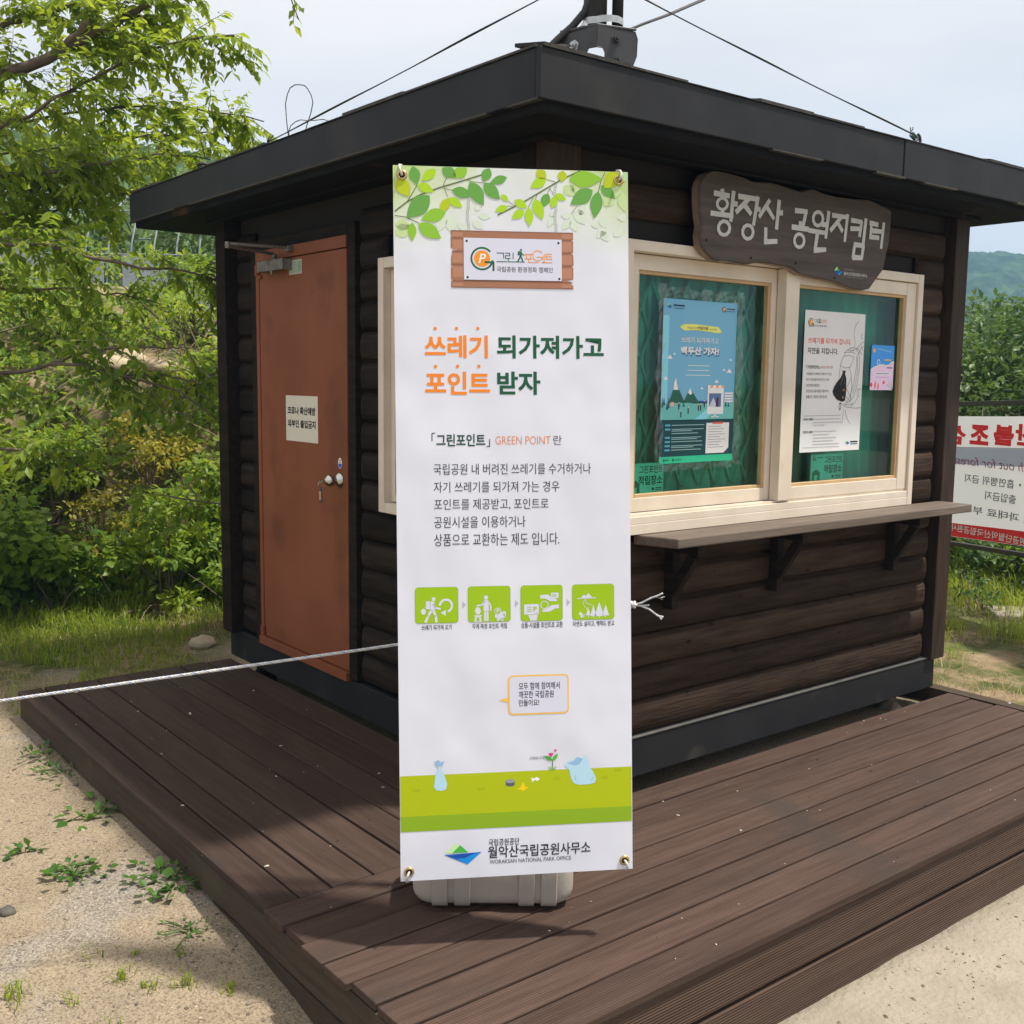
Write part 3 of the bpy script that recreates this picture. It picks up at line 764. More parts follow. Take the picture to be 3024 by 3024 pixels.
STK = [[(0.7757, 2.221), (0.7822, 2.2014)], [(0.7314, 2.2023), (0.8194, 2.1993)], [(0.7809, 2.1494), (0.7807, 2.1286)], [(0.7164, 2.1283), (0.8427, 2.1294)], [(0.839, 2.2211), (0.8287, 2.1074)], [(0.8333, 2.1741), (0.8639, 2.1755)], [(0.8651, 2.203), (0.9675, 2.2047)], [(0.9316, 2.2035), (0.8573, 2.1443)], [(0.9069, 2.176), (0.9465, 2.1461)], [(0.9812, 2.2162), (0.9605, 2.1055)], [(0.9696, 2.1694), (0.9987, 2.1688)], [(1.0519, 2.2111), (0.9903, 2.1404)], [(1.0369, 2.1805), (1.0817, 2.142)], [(1.1068, 2.2171), (1.0977, 2.1035)], [(1.1046, 2.1699), (1.1356, 2.1707)], [(1.0349, 2.1065), (1.0371, 2.0479)], [(1.0266, 2.0507), (1.1081, 2.0595)], [(1.2081, 2.1884), (1.2894, 2.192)], [(1.2813, 2.195), (1.2637, 2.1312)], [(1.2451, 2.1499), (1.2455, 2.1228)], [(1.191, 2.1225), (1.3008, 2.1232)], [(1.3019, 2.1194), (1.4096, 2.1195)], [(1.3607, 2.1175), (1.3469, 2.0431)], [(1.3404, 2.0445), (1.4222, 2.0531)], [(1.4274, 2.208), (1.4146, 2.0975)], [(1.3842, 2.1512), (1.4268, 2.1524)], [(1.4501, 2.1927), (1.5493, 2.1952)], [(1.5154, 2.1933), (1.4417, 2.1313)], [(1.4886, 2.171), (1.5303, 2.1364)], [(1.5584, 2.2085), (1.5457, 2.095)], [(1.5826, 2.1861), (1.6627, 2.1873)], [(1.6571, 2.1908), (1.6471, 2.1239)], [(1.5803, 2.1529), (1.6566, 2.1565)], [(1.6859, 2.2042), (1.6735, 2.0836)], [(1.6098, 2.0904), (1.6853, 2.0907)], [(1.6184, 2.0922), (1.6078, 2.0329)], [(1.6799, 2.0923), (1.6706, 2.0367)], [(1.6039, 2.0376), (1.6774, 2.0402)], [(1.7141, 2.1877), (1.7791, 2.1857)], [(1.7221, 2.1579), (1.8143, 2.1612)], [(1.7155, 2.1319), (1.7894, 2.1333)], [(1.7266, 2.1878), (1.7247, 2.1286)], [(1.8216, 2.2), (1.81, 2.0887)]]
ELL = [[(0.7773, 2.1668), (0.8059, 2.1698), (0.7783, 2.1465)], [(0.7915, 2.0807), (0.823, 2.0836), (0.7928, 2.0558)], [(0.9276, 2.0787), (0.9583, 2.0815), (0.9291, 2.0533)], [(1.2419, 2.0739), (1.2732, 2.0765), (1.2437, 2.0482)], [(1.3568, 2.1699), (1.3891, 2.1731), (1.3588, 2.143)]]
g = MB(); pts = SIGN
cx_ = sum(p[0] for p in pts) / len(pts); cz_ = sum(p[1] for p in pts) / len(pts)
n = len(pts)
def inset(p, d):
    v = Vector((p[0] - cx_, p[1] - cz_)); v *= 1 - d / v.length; return (cx_ + v.x, cz_ + v.y)
f0 = [inset(p, .007) for p in pts]
vs = [(p[0], -.068, p[1]) for p in f0] + [(p[0], -.060, p[1]) for p in pts] + [(p[0], -.032, p[1]) for p in pts]
tri = tessellate_polygon([[Vector((a, b, 0)) for a, b in f0]])
fs = [tuple(t) for t in tri] + [(i, n + i, n + (i + 1) % n, (i + 1) % n) for i in range(n)]
g.mesh(vs, fs, 0)
g.mesh(vs, [(n + i, 2 * n + i, 2 * n + (i + 1) % n, n + (i + 1) % n) for i in range(n)] , 1)
name_board = thing('name_board', 'wavy-edged dark wooden name board with pale Korean letters above the window', 'sign', (1.27, -.06, 1.95))
g.build('board', [mat('carved_dark_wood', (.070, .057, .051), (.110, .090, .080), rough=.65, scale=2.4, stretch=(1, 14, 14), bump=.25, spec=.15), mat('pale_cut_edge', (.2, .14, .1), (.3, .22, .15), rough=.7, scale=8)], name_board)
g = MB(); g.box(.8, 1.7, -.033, .02, 2.03, 2.07); g.box(.8, 1.7, -.033, .02, 2.17, 2.21); g.build('mounting_batten', M_void, name_board)
M_let = mat('faded_white_paint', (.50, .50, .48), (.60, .60, .58), rough=.6, scale=20)
p = Print((0, -.068, 0), (1, 0, 0), (0, 0, 1), 1, h0=.0012, dh=.0003)
lay = 0
def stroke(a, b, w0, w1, lay):
    d = Vector((b[0] - a[0], b[1] - a[1])); d.normalize(); q = Vector((-d.y, d.x))
    j = [random.uniform(.85, 1.15) for _ in range(4)]
    p.poly([(a[0] + q.x * w0 / 2 * j[0], a[1] + q.y * w0 / 2 * j[0]), (a[0] - q.x * w0 / 2 * j[1], a[1] - q.y * w0 / 2 * j[1]), (b[0] - q.x * w1 / 2 * j[2], b[1] - q.y * w1 / 2 * j[2]), (b[0] + q.x * w1 / 2 * j[3], b[1] + q.y * w1 / 2 * j[3])], M_let, lay)
for i, s in enumerate(STK): stroke(s[0], s[1], .0205, .0180, i % 7)
for c, a_, b_ in ELL:
    va = Vector((a_[0] - c[0], a_[1] - c[1])); vb = Vector((b_[0] - c[0], b_[1] - c[1]))
    N_ = 11; prev = None
    for i in range(N_ + 1):
        t = 2 * PI * i / N_; r0, r1 = .74, 1.28
        cur = [(c[0] + (va.x * math.cos(t) + vb.x * math.sin(t)) * r, c[1] + (va.y * math.cos(t) + vb.y * math.sin(t)) * r) for r in (r0, r1)]
        if prev: p.mb.mesh([p.P(*prev[0], 8), p.P(*cur[0], 8), p.P(*cur[1], 8), p.P(*prev[1], 8)], [(0, 1, 2, 3)], p.mi(M_let))
        prev = cur
p.build('lettering', name_board)
p = Print((0, -.068, 0), (1, 0, 0), (0, 0, 1), 1, h0=.0012, dh=.0003)
def park_logo(p, u0, v0, u1, v1, lay=2, ol=None):
    w_, h_ = u1 - u0, v1 - v0
    q = lambda a, b: (u0 + a * w_, v0 + b * h_)
    p.poly([q(.02, .54), q(.33, 1), q(.43, .80), q(.22, .545)], ink(165, 195, 140), lay)
    p.poly([q(.22, .545), q(.43, .88), q(.65, .545)], ink(60, 150, 60), lay + 1)
    p.poly([q(0, .48), q(1, .54), q(.62, .02)], ink(25, 85, 165), lay)
    p.poly([q(.36, .27), q(1, .54), q(.62, .02)], ink(20, 120, 190), lay + 1)
    p.poly([q(.10, .42), q(.8, .51), q(.55, .30)], ink(20, 65, 140), lay + 2)
park_logo(p, 1.4827, 1.955, 1.541, 1.992)
p.text('월악산국립공원사무소', 1.549, 1.9605, 1.718, 1.9745, M_let, 3, .02)
p.text('국립공원공단', 1.552, 1.9815, 1.618, 1.9885, ink(120, 120, 120), 3)
p.line([(1.549, 1.955), (1.69, 1.953)], .003, ink(90, 90, 90), 3)
p.build('small_logo', name_board)
g = MB()
for a_, b_ in ((.70, 2.03), (.955, 1.985), (1.23, 1.985), (1.49, 1.945)): g.lathe([(0, .006), (.002, .005)], (a_, -.068, b_), (0, -1, 0), 10)
g.build('screw', M_void, name_board)

# ------------------------------------------------------------ papers on door and windows
M_paper = mat('white_paper', (.73, .735, .75), (.78, .785, .80), rough=.7, scale=3, spec=.2)
def sheet(name, label, cat, o, ex, ey, w_, h_, m, group=None, th=.0008):
    ex = Vector(ex); ey = Vector(ey); n = ex.cross(ey); o = Vector(o)
    t = thing(name, label, cat, o, group)
    g = MB(); b = [o, o + ex * w_, o + ex * w_ + ey * h_, o + ey * h_]
    g.hexa([q + n * .0 for q in b], [q + n * th for q in b])
    g.build('sheet', m, t)
    return t, Print(o + n * th, ex, ey, w_, h_, h0=.0005, dh=.00025)
blk = ink(25, 25, 28)
# door notice
t, p = sheet('door_notice', 'white paper notice with two lines of bold black Korean text taped to the red door', 'notice', (-.0064, 1.917, 1.211), (0, -1, 0), (0, 0, 1), .316, .214, mat('cream_paper', (.66, .63, .53), (.70, .67, .57), rough=.7, scale=4, spec=.15))
t.location = (-.0064, 1.917, 1.211)
p.text('코로나 확산예방', .055, .585, .935, .76, blk, 0, .035); p.text('외부인 출입금지', .06, .30, .935, .475, blk, 0, .035)
p.build('lettering', t)
# closer label + oval sticker + key tag
t, p = sheet('instruction_label', 'small pale green label beside the door closer at the top of the red door', 'label', (-.0064, 1.868, 1.983), (0, -1, 0), (0, 0, 1), .128, .066, mat('pale_green_label', (.36, .42, .34), (.42, .47, .40), rough=.5, scale=30))
for i in range(5): p.line([(.08 + .02 * (i % 2), .82 - .16 * i), (.62 + .2 * (i % 3) / 2, .82 - .16 * i)], .0035, ink(120, 130, 110), 0)
p.rect(.72, .15, .94, .85, ink(110, 135, 115), 0)
p.build('printed_lines', t)
ov = thing('oval_sticker', 'tiny blue and white oval sticker just above the door knob', 'sticker', (-.0064, 1.40, 1.135))
p = Print((-.0066, 1.40, 1.135), (0, -1, 0), (0, 0, 1), 1)
p.ell(0, 0, .017, .024, ink(200, 200, 190), 0); p.poly([(.0 + .015 * math.cos(math.radians(a_)), -.002 + .02 * math.sin(math.radians(a_))) for a_ in range(180, 361, 15)], ink(40, 80, 160), 1)
p.line([(-.009, .008), (0, .017), (.009, .008)], .003, blk, 1); p.line([(-.01, .002), (.01, .002)], .003, blk, 1)
p.build('sticker_print', ov)
kt = thing('key_tag', 'blue key tag with a cream insert hanging from the chrome door knob', 'key tag', (-.1, ky, kz - .05))
g = MB(); g.box(-.104, -.099, ky - .012, ky + .012, kz - .095, kz - .030); g.build('tag_body', mat('blue_plastic', (.05, .07, .16), rough=.4), kt, bevel=.004)
g = MB(); g.box(-.1052, -.1042, ky - .008, ky + .008, kz - .083, kz - .045); g.build('insert', mat('cream_card', (.5, .4, .26), rough=.6), kt)
g = MB(); g.torus((-.1, ky, kz - .017), (0, 1, 0), .013, .0014, 16, 6); g.torus((-.099, ky + .001, kz - .002), (1, .3, 0), .007, .0014, 14, 6); g.box(-.103, -.093, ky - .001, ky + .001, kz - .006, kz + .006); g.build('ring', M_chrome, kt)

def gp_logo(p, u, v, r, k=1.0, lay=2, asp=1):
    G, Or = ink(28, 80, 55), ink(220, 125, 35)
    p.ring(u, v, r * .84, r, G, lay, 40, 352, 30, asp)
    p.ell(u, v, r * .70, r * .70 * asp, Or, lay)
    p.line([(u + r * .25, v - r * .30 * asp), (u + r * .98, v - r * .30 * asp), (u + r * .98, v - r * 1.0 * asp)], r * .17 * p.su, G, lay + 1)
    p.poly([(u + r * .72, v - r * .38 * asp), (u + r * 1.06, v - r * .22 * asp), (u + r * 1.06, v - r * .55 * asp)], G, lay + 2)
    p.text('P', u - r * .32, v - r * .40 * asp, u + r * .34, v + r * .42 * asp, ink(235, 235, 235), lay + 3, .02, .25)
def hiker(p, u, v, h, m, lay=3, asp=1.0):
    w_ = h * asp
    p.ell(u + .05 * w_, v + h * .92, .085 * w_, .075 * h, m, lay)
    p.poly([(u - .02 * w_, v + .82 * h), (u + .12 * w_, v + .80 * h), (u + .10 * w_, v + .42 * h), (u - .08 * w_, v + .42 * h)], m, lay)
    p.poly([(u - .20 * w_, v + .80 * h), (u - .04 * w_, v + .84 * h), (u - .08 * w_, v + .52 * h), (u - .24 * w_, v + .52 * h)], m, lay)
    p.line([(u + .05 * w_, v + .72 * h), (u + .20 * w_, v + .56 * h), (u + .34 * w_, v + .54 * h)], .07 * h * p.sv, m, lay)
    p.line([(u - .0 * w_, v + .42 * h), (u + .14 * w_, v + .24 * h), (u + .20 * w_, v + .02 * h)], .10 * h * p.sv, m, lay)
    p.line([(u - .03 * w_, v + .42 * h), (u - .12 * w_, v + .22 * h), (u - .26 * w_, v + .03 * h)], .10 * h * p.sv, m, lay)
def gp_word(p, u0, v0, u1, v1, lay=3):
    w_ = u1 - u0; G, Or = ink(28, 80, 55), ink(220, 125, 35)
    p.text('그린', u0, v0, u0 + w_ * .30, v1, G, lay, -.004)
    hiker(p, u0 + w_ * .42, v0, (v1 - v0) * 1.25, G, lay, asp=(p.sv / p.su) * .95)
    p.line([(u0 + w_ * .30, v0 + .004), (u0 + w_ * .52, v0 + .004)], .004 * p.su / .63, G, lay)
    p.text('포인트', u0 + w_ * .53, v0, u1, v1, Or, lay, -.004)

# blue poster in the left pane
t, p = sheet('blue_poster', 'sky blue poster with green mountains in a crinkled plastic sleeve', 'poster', (.603, .046, 1.201), (1, 0, 0), (0, 0, 1), .418, .62, mat('poster_sky_blue', (.16, .45, .68), (.19, .48, .70), rough=.45, scale=2))
B = 1.45
p.rect(0, .042, 1, .268, ink(22, 62, 68, B), 1); p.rect(0, 0, 1, .042, ink(45, 165, 125, B), 1)
p.rect(0, .265, 1, .372, ink(95, 165, 160, B), 1); p.rect(.4, .368, .7, .384, ink(25, 75, 150, B), 1)
p.poly([(0, .372), (0, .9), (.08, .9), (.08, .372)], ink(120, 185, 225, B), 1)
p.poly([(.10, .372), (.188, .50), (.315, .372)], ink(38, 85, 75, B), 2); p.poly([(.29, .372), (.381, .462), (.51, .372)], ink(38, 85, 75, B), 2)
p.poly([(.155, .452), (.165, .50), (.188, .525), (.2, .49), (.225, .452)], ink(215, 215, 215, B), 3); p.poly([(.352, .435), (.381, .466), (.41, .43), (.385, .42)], ink(210, 205, 200, B), 3)
for a_, b_, s in ((.1, .64, 1), (.159, .665, .6), (.929, .639, .6), (.915, .562, 1.1), (.053, .513, .9), (.741, .497, .9), (.539, .457, .6), (.84, .575, .6)): p.poly([(a_ - .035 * s, b_), (a_ + .035 * s, b_), (a_ + .02 * s, b_ + .012 * s), (a_, b_ + .024 * s), (a_ - .018 * s, b_ + .012 * s)], ink(225, 232, 235, B), 2)
for a_, b_, h_ in ((.04, .384, .05), (.02, .37, .06), (.10, .365, .07), (.149, .378, .04), (.08, .355, .05), (.24, .372, .04), (.3, .372, .035), (.92, .37, .03), (.88, .372, .04)): p.poly([(a_ - .014, b_ - .025), (a_ + .014, b_ - .025), (a_, b_ + h_ - .025)], ink(30, 80, 95, B), 3)
p.poly([(.45, .268), (.62, .335), (.72, .335), (.62, .268)], ink(120, 190, 225, B), 2)
p.poly([(.115, .352), (.175, .352), (.165, .378), (.13, .378)], ink(225, 150, 140, B), 4)
for a_, b_ in ((.265, .305), (.362, .326), (.5, .343), (.234, .353), (.53, .345), (.58, .365)):
    p.line([(a_, b_ - .02), (a_, b_ + .012)], .006, ink(35, 50, 60, B), 4); p.ell(a_, b_ + .017, .008, .006, ink(200, 170, 150, B), 4)
p.rect(.62, .30, .845, .475, ink(225, 225, 222, B), 4); p.rect(.64, .346, .81, .431, ink(80, 100, 140, B), 5); p.poly([(.64, .346), (.70, .405), (.76, .346)], ink(170, 180, 195, B), 6); p.line([(.755, .35), (.76, .40)], .014, ink(70, 45, 50, B), 6)
for k in range(6): p.poly([(.62 + .0375 * k, .482), (.62 + .0375 * (k + 1), .482), (.615 + .039 * (k + 1), .465), (.615 + .039 * k, .465)], ink(215, 150, 110, B) if k % 2 else ink(228, 225, 215, B), 6)
p.line([(.73, .30), (.73, .285)], .010, ink(225, 225, 222, B), 4); p.rect(.68, .280, .78, .286, ink(225, 225, 222, B), 4)
for k in range(4): p.rect(.86, .375 + .017 * k, .98, .386 + .017 * k, ink(225, 205, 205, B), 3)
p.poly([(.215, .835), (.275, .853), (.42, .856), (.6, .85), (.744, .846), (.789, .813), (.727, .808), (.6, .814), (.42, .82), (.278, .813)], ink(228, 205, 110, B), 3)
p.text('국립공원', .31, .826, .44, .838, ink(50, 50, 40), 4); p.text('쓰담쓰담', .45, .823, .60, .845, ink(40, 40, 35), 4, .03); p.text('쓰레기 담기 행사', .61, .822, .72, .834, ink(60, 60, 50), 4)
p.text('쓰레기 되가져가고', .243, .740, .748, .776, ink(238, 240, 240, B), 4, .01); p.text('백두산 가자!', .238, .668, .757, .717, ink(245, 245, 245, B), 4, .045)
p.text('백두산 가자!', .248, .658, .767, .707, ink(40, 95, 140, B), 3, .045)
for (a_, b_, c_, d_) in ((.342, .602, .63, .602), (.337, .573, .632, .573), (.314, .543, .65, .543)): p.line([(a_, b_), (c_, d_)], .0028, ink(190, 220, 235, B), 3)
park_logo(p, .043, .940, .115, .972, 3); p.line([(.13, .962), (.27, .962)], .006, ink(30, 50, 80), 3); p.line([(.13, .945), (.27, .945)], .002, ink(30, 50, 80), 3)
gp_logo(p, .81, .957, .026, 1, 3, .418 / .62); p.line([(.85, .962), (.965, .962)], .004, ink(60, 70, 70), 3); p.line([(.85, .947), (.965, .947)], .002, ink(60, 70, 70), 3)
for k in range(7):
    yv = .235 - .0255 * k
    if k in (0, 1, 3, 4, 5, 6): p.rrect(.063, yv - .006, .132, yv + .006, .005, ink(75, 150, 175, B), 3)
    for q in range(2 if k in (1, 3, 5) else 1): p.line([(.15, yv - .010 * q), (.15 + random.uniform(.25, .45), yv - .010 * q)], .0022, ink(150, 185, 185, B), 3)
p.rect(.617, .052, .939, .245, ink(215, 210, 205, B), 3); p.rect(.70, .238, .85, .250, ink(190, 80, 60, B), 4)
for k in range(9): p.line([(.645, .222 - .0165 * k), (.66 + random.uniform(.14, .24), .222 - .0165 * k)], .0018, ink(120, 120, 120, B), 4)
p.poly([(.939, .052), (.939, .085), (.87, .052)], ink(60, 60, 75, B), 4)
p.ell(.06, .020, .012, .009, ink(20, 90, 70), 3); p.line([(.08, .02), (.12, .02)], .004, ink(20, 80, 60), 3); p.ell(.18, .020, .012, .009, ink(20, 70, 70), 3); p.line([(.21, .02), (.29, .02)], .003, ink(20, 80, 60), 3)
p.build('printed_picture', t)
sl = MB()
ms_, ts_, bs_ = new_mat('clear_plastic_sleeve'); ns_ = ts_.nodes
tr_ = ns_.new('ShaderNodeBsdfTransparent'); tr_.inputs['Color'].default_value = (.93, .96, .95, 1); gl_ = ns_.new('ShaderNodeBsdfGlossy'); gl_.inputs['Roughness'].default_value = .12; mx_ = ns_.new('ShaderNodeMixShader'); mx_.inputs[0].default_value = .10
ts_.links.new(tr_.outputs[0], mx_.inputs[1]); ts_.links.new(gl_.outputs[0], mx_.inputs[2]); ts_.links.new(mx_.outputs[0], ns_['Material Output'].inputs['Surface'])
def crinkle(x0, x1, z0, z1, nx_, nz_, a_):
    vs = [(x0 + (x1 - x0) * i / nx_ + random.uniform(-.004, .004), .0465 - .003 - random.uniform(0, a_), z0 + (z1 - z0) * j / nz_ + random.uniform(-.004, .004)) for j in range(nz_ + 1) for i in range(nx_ + 1)]
    sl.mesh(vs, [(j * (nx_ + 1) + i, j * (nx_ + 1) + i + 1, (j + 1) * (nx_ + 1) + i + 1, (j + 1) * (nx_ + 1) + i) for j in range(nz_) for i in range(nx_)])
crinkle(.568, .608, 1.175, 1.875, 3, 26, .016); crinkle(1.012, 1.050, 1.185, 1.865, 3, 26, .016); crinkle(.6085, 1.0115, 1.822, 1.862, 16, 3, .012); crinkle(.6085, 1.0115, 1.175, 1.20, 16, 2, .010)
sl.build('plastic_sleeve', ms_, t)

# white poster in the right pane
t, p = sheet('white_poster', 'tall white poster with a backpack drawing and black rubbish bag', 'poster', (1.408, .0085, 1.22), (1, 0, 0), (0, 0, 1), .428, .595, M_paper)
gp_logo(p, .094, .915, .042, 1, 2, .428 / .595); gp_word(p, .145, .915, .347, .942); p.text('국립공원 환경정화 캠페인', .149, .888, .349, .902, ink(80, 80, 80), 3)
p.text('쓰레기를 되가져 갑니다.', .061, .770, .774, .812, ink(205, 75, 40), 2, .008); p.text('자연을 지킵니다.', .057, .698, .556, .742, blk, 2, .008)
p.text('「그린포인트」', .045, .593, .265, .618, blk, 2, .02); p.text('GREEN POINT', .275, .596, .44, .614, ink(170, 130, 115), 2); p.text('란', .452, .595, .48, .616, blk, 2)
for s, (a_, b_, c_, d_) in (('국립공원 내 버려진 쓰레기 수거 및', (.061, .548, .462, .567)), ('자기 쓰레기를 되가져 가는 경우', (.06, .507, .428, .526)), ('포인트를 제공받고,', (.061, .465, .283, .486)), ('포인트로 공원시설을 이용하거나', (.065, .425, .434, .446)), ('상품으로 교환하는 제도입니다.', (.065, .384, .415, .406))): p.text(s, a_, b_, c_, d_, blk, 2)
p.line([(.038, .259), (.651, .261)], .0015, ink(110, 110, 110), 2); p.line([(.042, .033), (.65, .033)], .0015, ink(110, 110, 110), 2)
p.text('그린포인트 적립방법', .034, .227, .193, .243, blk, 2, .02); p.text('그린포인트 사용방법', .039, .135, .195, .153, blk, 2, .02)
for a_, b_, c_ in ((.20, .66, .235), (.20, .672, .211), (.203, .392, .192), (.204, .594, .147), (.206, .471, .124), (.205, .593, .100), (.207, .547, .078), (.205, .653, .055)):
    u = a_
    while u < b_ - .01:
        e_ = min(b_, u + random.uniform(.03, .08)); p.line([(u, c_), (e_ - .008, c_)], .0034, ink(150, 150, 152), 2); u = e_
park_logo(p, .751, .043, .833, .074); p.line([(.845, .063), (.965, .063)], .006, ink(40, 40, 45), 2); p.line([(.845, .047), (.965, .047)], .003, ink(60, 60, 65), 2)
K = ink(70, 70, 75); lw_ = .0017
for pl in ([(.891, .947), (.85, .925), (.831, .904), (.815, .88), (.813, .858), (.825, .82), (.841, .792), (.835, .77), (.829, .754)], [(.966, .857), (.948, .85), (.944, .836), (.95, .825), (.97, .82)], [(.952, .773), (.955, .755), (.985, .735)],
    [(.829, .754), (.76, .75), (.71, .735), (.68, .715), (.657, .689), (.62, .65), (.607, .614), (.598, .57), (.594, .531)], [(.829, .752), (.90, .745), (.94, .72), (.975, .705)], [(.76, .747), (.77, .728), (.81, .733), (.815, .75)],
    [(.71, .733), (.79, .728), (.866, .742), (.905, .72), (.922, .693), (.936, .65), (.938, .61), (.925, .54), (.908, .475), (.86, .40), (.793, .357), (.75, .352), (.713, .37)], [(.657, .689), (.745, .696), (.833, .685), (.80, .64), (.764, .608), (.69, .605), (.617, .618)],
    [(.66, .715), (.75, .72), (.85, .712)], [(.764, .608), (.80, .55), (.819, .474), (.81, .41), (.793, .357)], [(.872, .693), (.885, .63), (.868, .559), (.85, .50), (.823, .441), (.77, .38), (.718, .324)], [(.895, .69), (.905, .60), (.885, .5), (.84, .42)],
    [(.80, .53), (.73, .46), (.72, .40), (.80, .36)], [(.70, .48), (.76, .43), (.83, .37)], [(.637, .349), (.72, .322), (.817, .315), (.90, .310), (.997, .314)], [(.68, .345), (.78, .335), (.86, .345)], [(.691, .307), (.69, .25), (.678, .198)], [(.731, .299), (.735, .27), (.756, .248), (.79, .215), (.821, .197)], [(.991, .454), (.921, .45), (.915, .42), (.932, .39), (.892, .357), (.816, .323)], [(.95, .454), (.945, .40), (.965, .395)],
    [(.86, .74), (.93, .78), (.99, .80)], [(.90, .70), (.95, .75), (.99, .765)]): p.line(pl, lw_, K, 2)
p.ring(.632, .325, .012, .018, K, 2, 0, 360, 14, 1.6)
p.poly([(.669, .582), (.70, .55), (.719, .524), (.722, .45), (.713, .37), (.675, .358), (.636, .362), (.57, .375), (.515, .407), (.494, .432), (.515, .465), (.545, .49), (.58, .512), (.617, .532)], ink(18, 18, 20), 4)
p.poly([(.63, .592), (.655, .578), (.671, .590), (.685, .578), (.71, .589), (.69, .565), (.665, .558)], ink(18, 18, 20), 5)
p.line([(.66, .54), (.62, .48)], .002, ink(110, 110, 115), 6); p.line([(.69, .53), (.69, .49)], .002, ink(100, 100, 105), 6); p.rect(.66, .435, .70, .452, ink(100, 75, 45), 6); p.rect(.662, .382, .68, .398, ink(150, 120, 80), 6)
p.build('printed_picture', t)
# small summer leaflet
t, p = sheet('beach_leaflet', 'small blue and pink seaside leaflet on the right edge of the right pane', 'leaflet', (1.8955, .0085, 1.4845), (1, 0, 0), (0, 0, 1), .178, .2, ink(60, 130, 200))
p.poly([(0, 0), (1, 0), (1, .62), (.9, .626), (.8, .56), (.656, .533), (.5, .56), (.353, .541), (.15, .50), (0, .44)], ink(222, 175, 212), 1)
p.line([(0, .45), (.15, .51), (.353, .55), (.5, .57), (.656, .545), (.8, .57), (.9, .635), (1, .63)], .006, ink(230, 228, 235), 2)
p.ell(.11, .88, .06, .055, ink(225, 150, 90), 2); p.line([(.25, .92), (.85, .86)], .003, ink(130, 180, 225), 2); p.ring(.32, .617, .05, .07, ink(200, 220, 235), 2, 0, 360, 14); p.rect(.58, .66, .86, .69, ink(215, 165, 70), 2); p.rect(.70, .49, .94, .515, ink(85, 55, 110), 2)
p.rrect(.169, .345, .869, .40, .025, ink(228, 225, 232), 2); p.line([(.22, .372), (.8, .372)], .0035, ink(110, 100, 140), 3); p.line([(.22, .29), (.82, .29)], .003, ink(170, 140, 180), 2)
p.leaf(.20, .02, 78, .2, .09, ink(205, 110, 125), 2); p.leaf(.34, .0, 82, .18, .08, ink(205, 110, 125), 2); p.ell(.59, .17, .05, .04, ink(215, 80, 90), 2); p.ell(.05, .12, .05, .05, ink(205, 60, 70), 2)
for a_ in (110, 130, 150): p.line([(1.0, .0), (1.0 + .3 * math.cos(math.radians(a_)), .25 * math.sin(math.radians(a_)))], .003, ink(120, 160, 130), 2)
p.build('printed_picture', t)
# collection point cards behind the glass
for x0, gy, lab in ((1.513, .0215, 'green-tinted collection point card below the white poster'), (.46, .0535, 'green-tinted collection point card in the lower left corner of the left pane')):
    w_ = .232 if x0 > 1 else .18
    t, p = sheet('collection_card', lab, 'card', (x0, gy + .003, 1.094), (1, 0, 0), (0, 0, 1), w_, .112, mat('card_white', (.88, .88, .87), rough=.7), group='collection point cards behind the glass')
    sh = 0 if x0 > 1 else -.25
    p.text('그린포인트', .42 + sh * .6, .66, .97, .92, ink(20, 40, 35), 1, .01); p.text('적립장소', .40 + sh * .6, .26, .97, .58, ink(20, 40, 35), 1, .02)
    if x0 > 1:
        gp_logo(p, .10, .86, .05, 1, 1, w_ / .112); p.line([(.18, .88), (.36, .88)], .004, ink(40, 90, 70), 1)
    p.poly([(.03, .28), (.17, .44), (.32, .28)], ink(60, 110, 90), 1); p.poly([(.05, .28), (.05, 0), (.12, 0), (.12, .2), (.21, .2), (.21, 0), (.29, 0), (.29, .28)], ink(60, 110, 90), 1)
    p.poly([(.64, .12), (.69, .18), (.74, .12), (.69, .05)], ink(20, 70, 60), 1); p.line([(.77, .14), (.95, .14)], .004, ink(30, 60, 50), 1); p.line([(.77, .07), (.95, .07)], .003, ink(30, 60, 50), 1)
    p.build('lettering', t)

# ------------------------------------------------------------ banner stand
BO = Vector((-.90201, -.50529, .18810)); BX = Vector((.85962, -.51088, .00722)).normalized(); BY = Vector((.04760, .09415, .99442)).normalized(); BN = BX.cross(BY).normalized()
BS = 1.05
stand = thing('banner_stand', 'tall white printed vertical banner on a stand with a beige water-filled base', 'banner', (-.50, -.385, 0))
def bp(u, v, h=0): return BO + BX * (u * BS) + BY * (v * BS) + BN * h
g = MB(); nu, nv = 12, 60
M_cl, t_, b_ = new_mat('white_banner_fabric')
b_.inputs['Roughness'].default_value = .5; b_.inputs['Specular IOR Level'].default_value = .3
at_ = t_.nodes.new('ShaderNodeAttribute'); at_.attribute_name = 'tint'
ra_ = t_.nodes.new('ShaderNodeValToRGB')
ra_.color_ramp.elements[0].color = (.71, .735, .83, 1); ra_.color_ramp.elements[1].color = (.48, .62, .26, 1)
e_ = ra_.color_ramp.elements.new(.5); e_.color = (.66, .73, .60, 1)
nb_ = t_.nodes.new('ShaderNodeTexNoise'); nb_.inputs['Scale'].default_value = 3.2; nb_.inputs['Detail'].default_value = 2
mpb_ = t_.nodes.new('ShaderNodeMapping'); mpb_.inputs['Scale'].default_value = (1.2, 1.2, .8); tcb_ = t_.nodes.new('ShaderNodeTexCoord')
t_.links.new(tcb_.outputs['Object'], mpb_.inputs['Vector']); t_.links.new(mpb_.outputs[0], nb_.inputs['Vector'])
bb_ = t_.nodes.new('ShaderNodeBump'); bb_.inputs['Strength'].default_value = .5; bb_.inputs['Distance'].default_value = .03
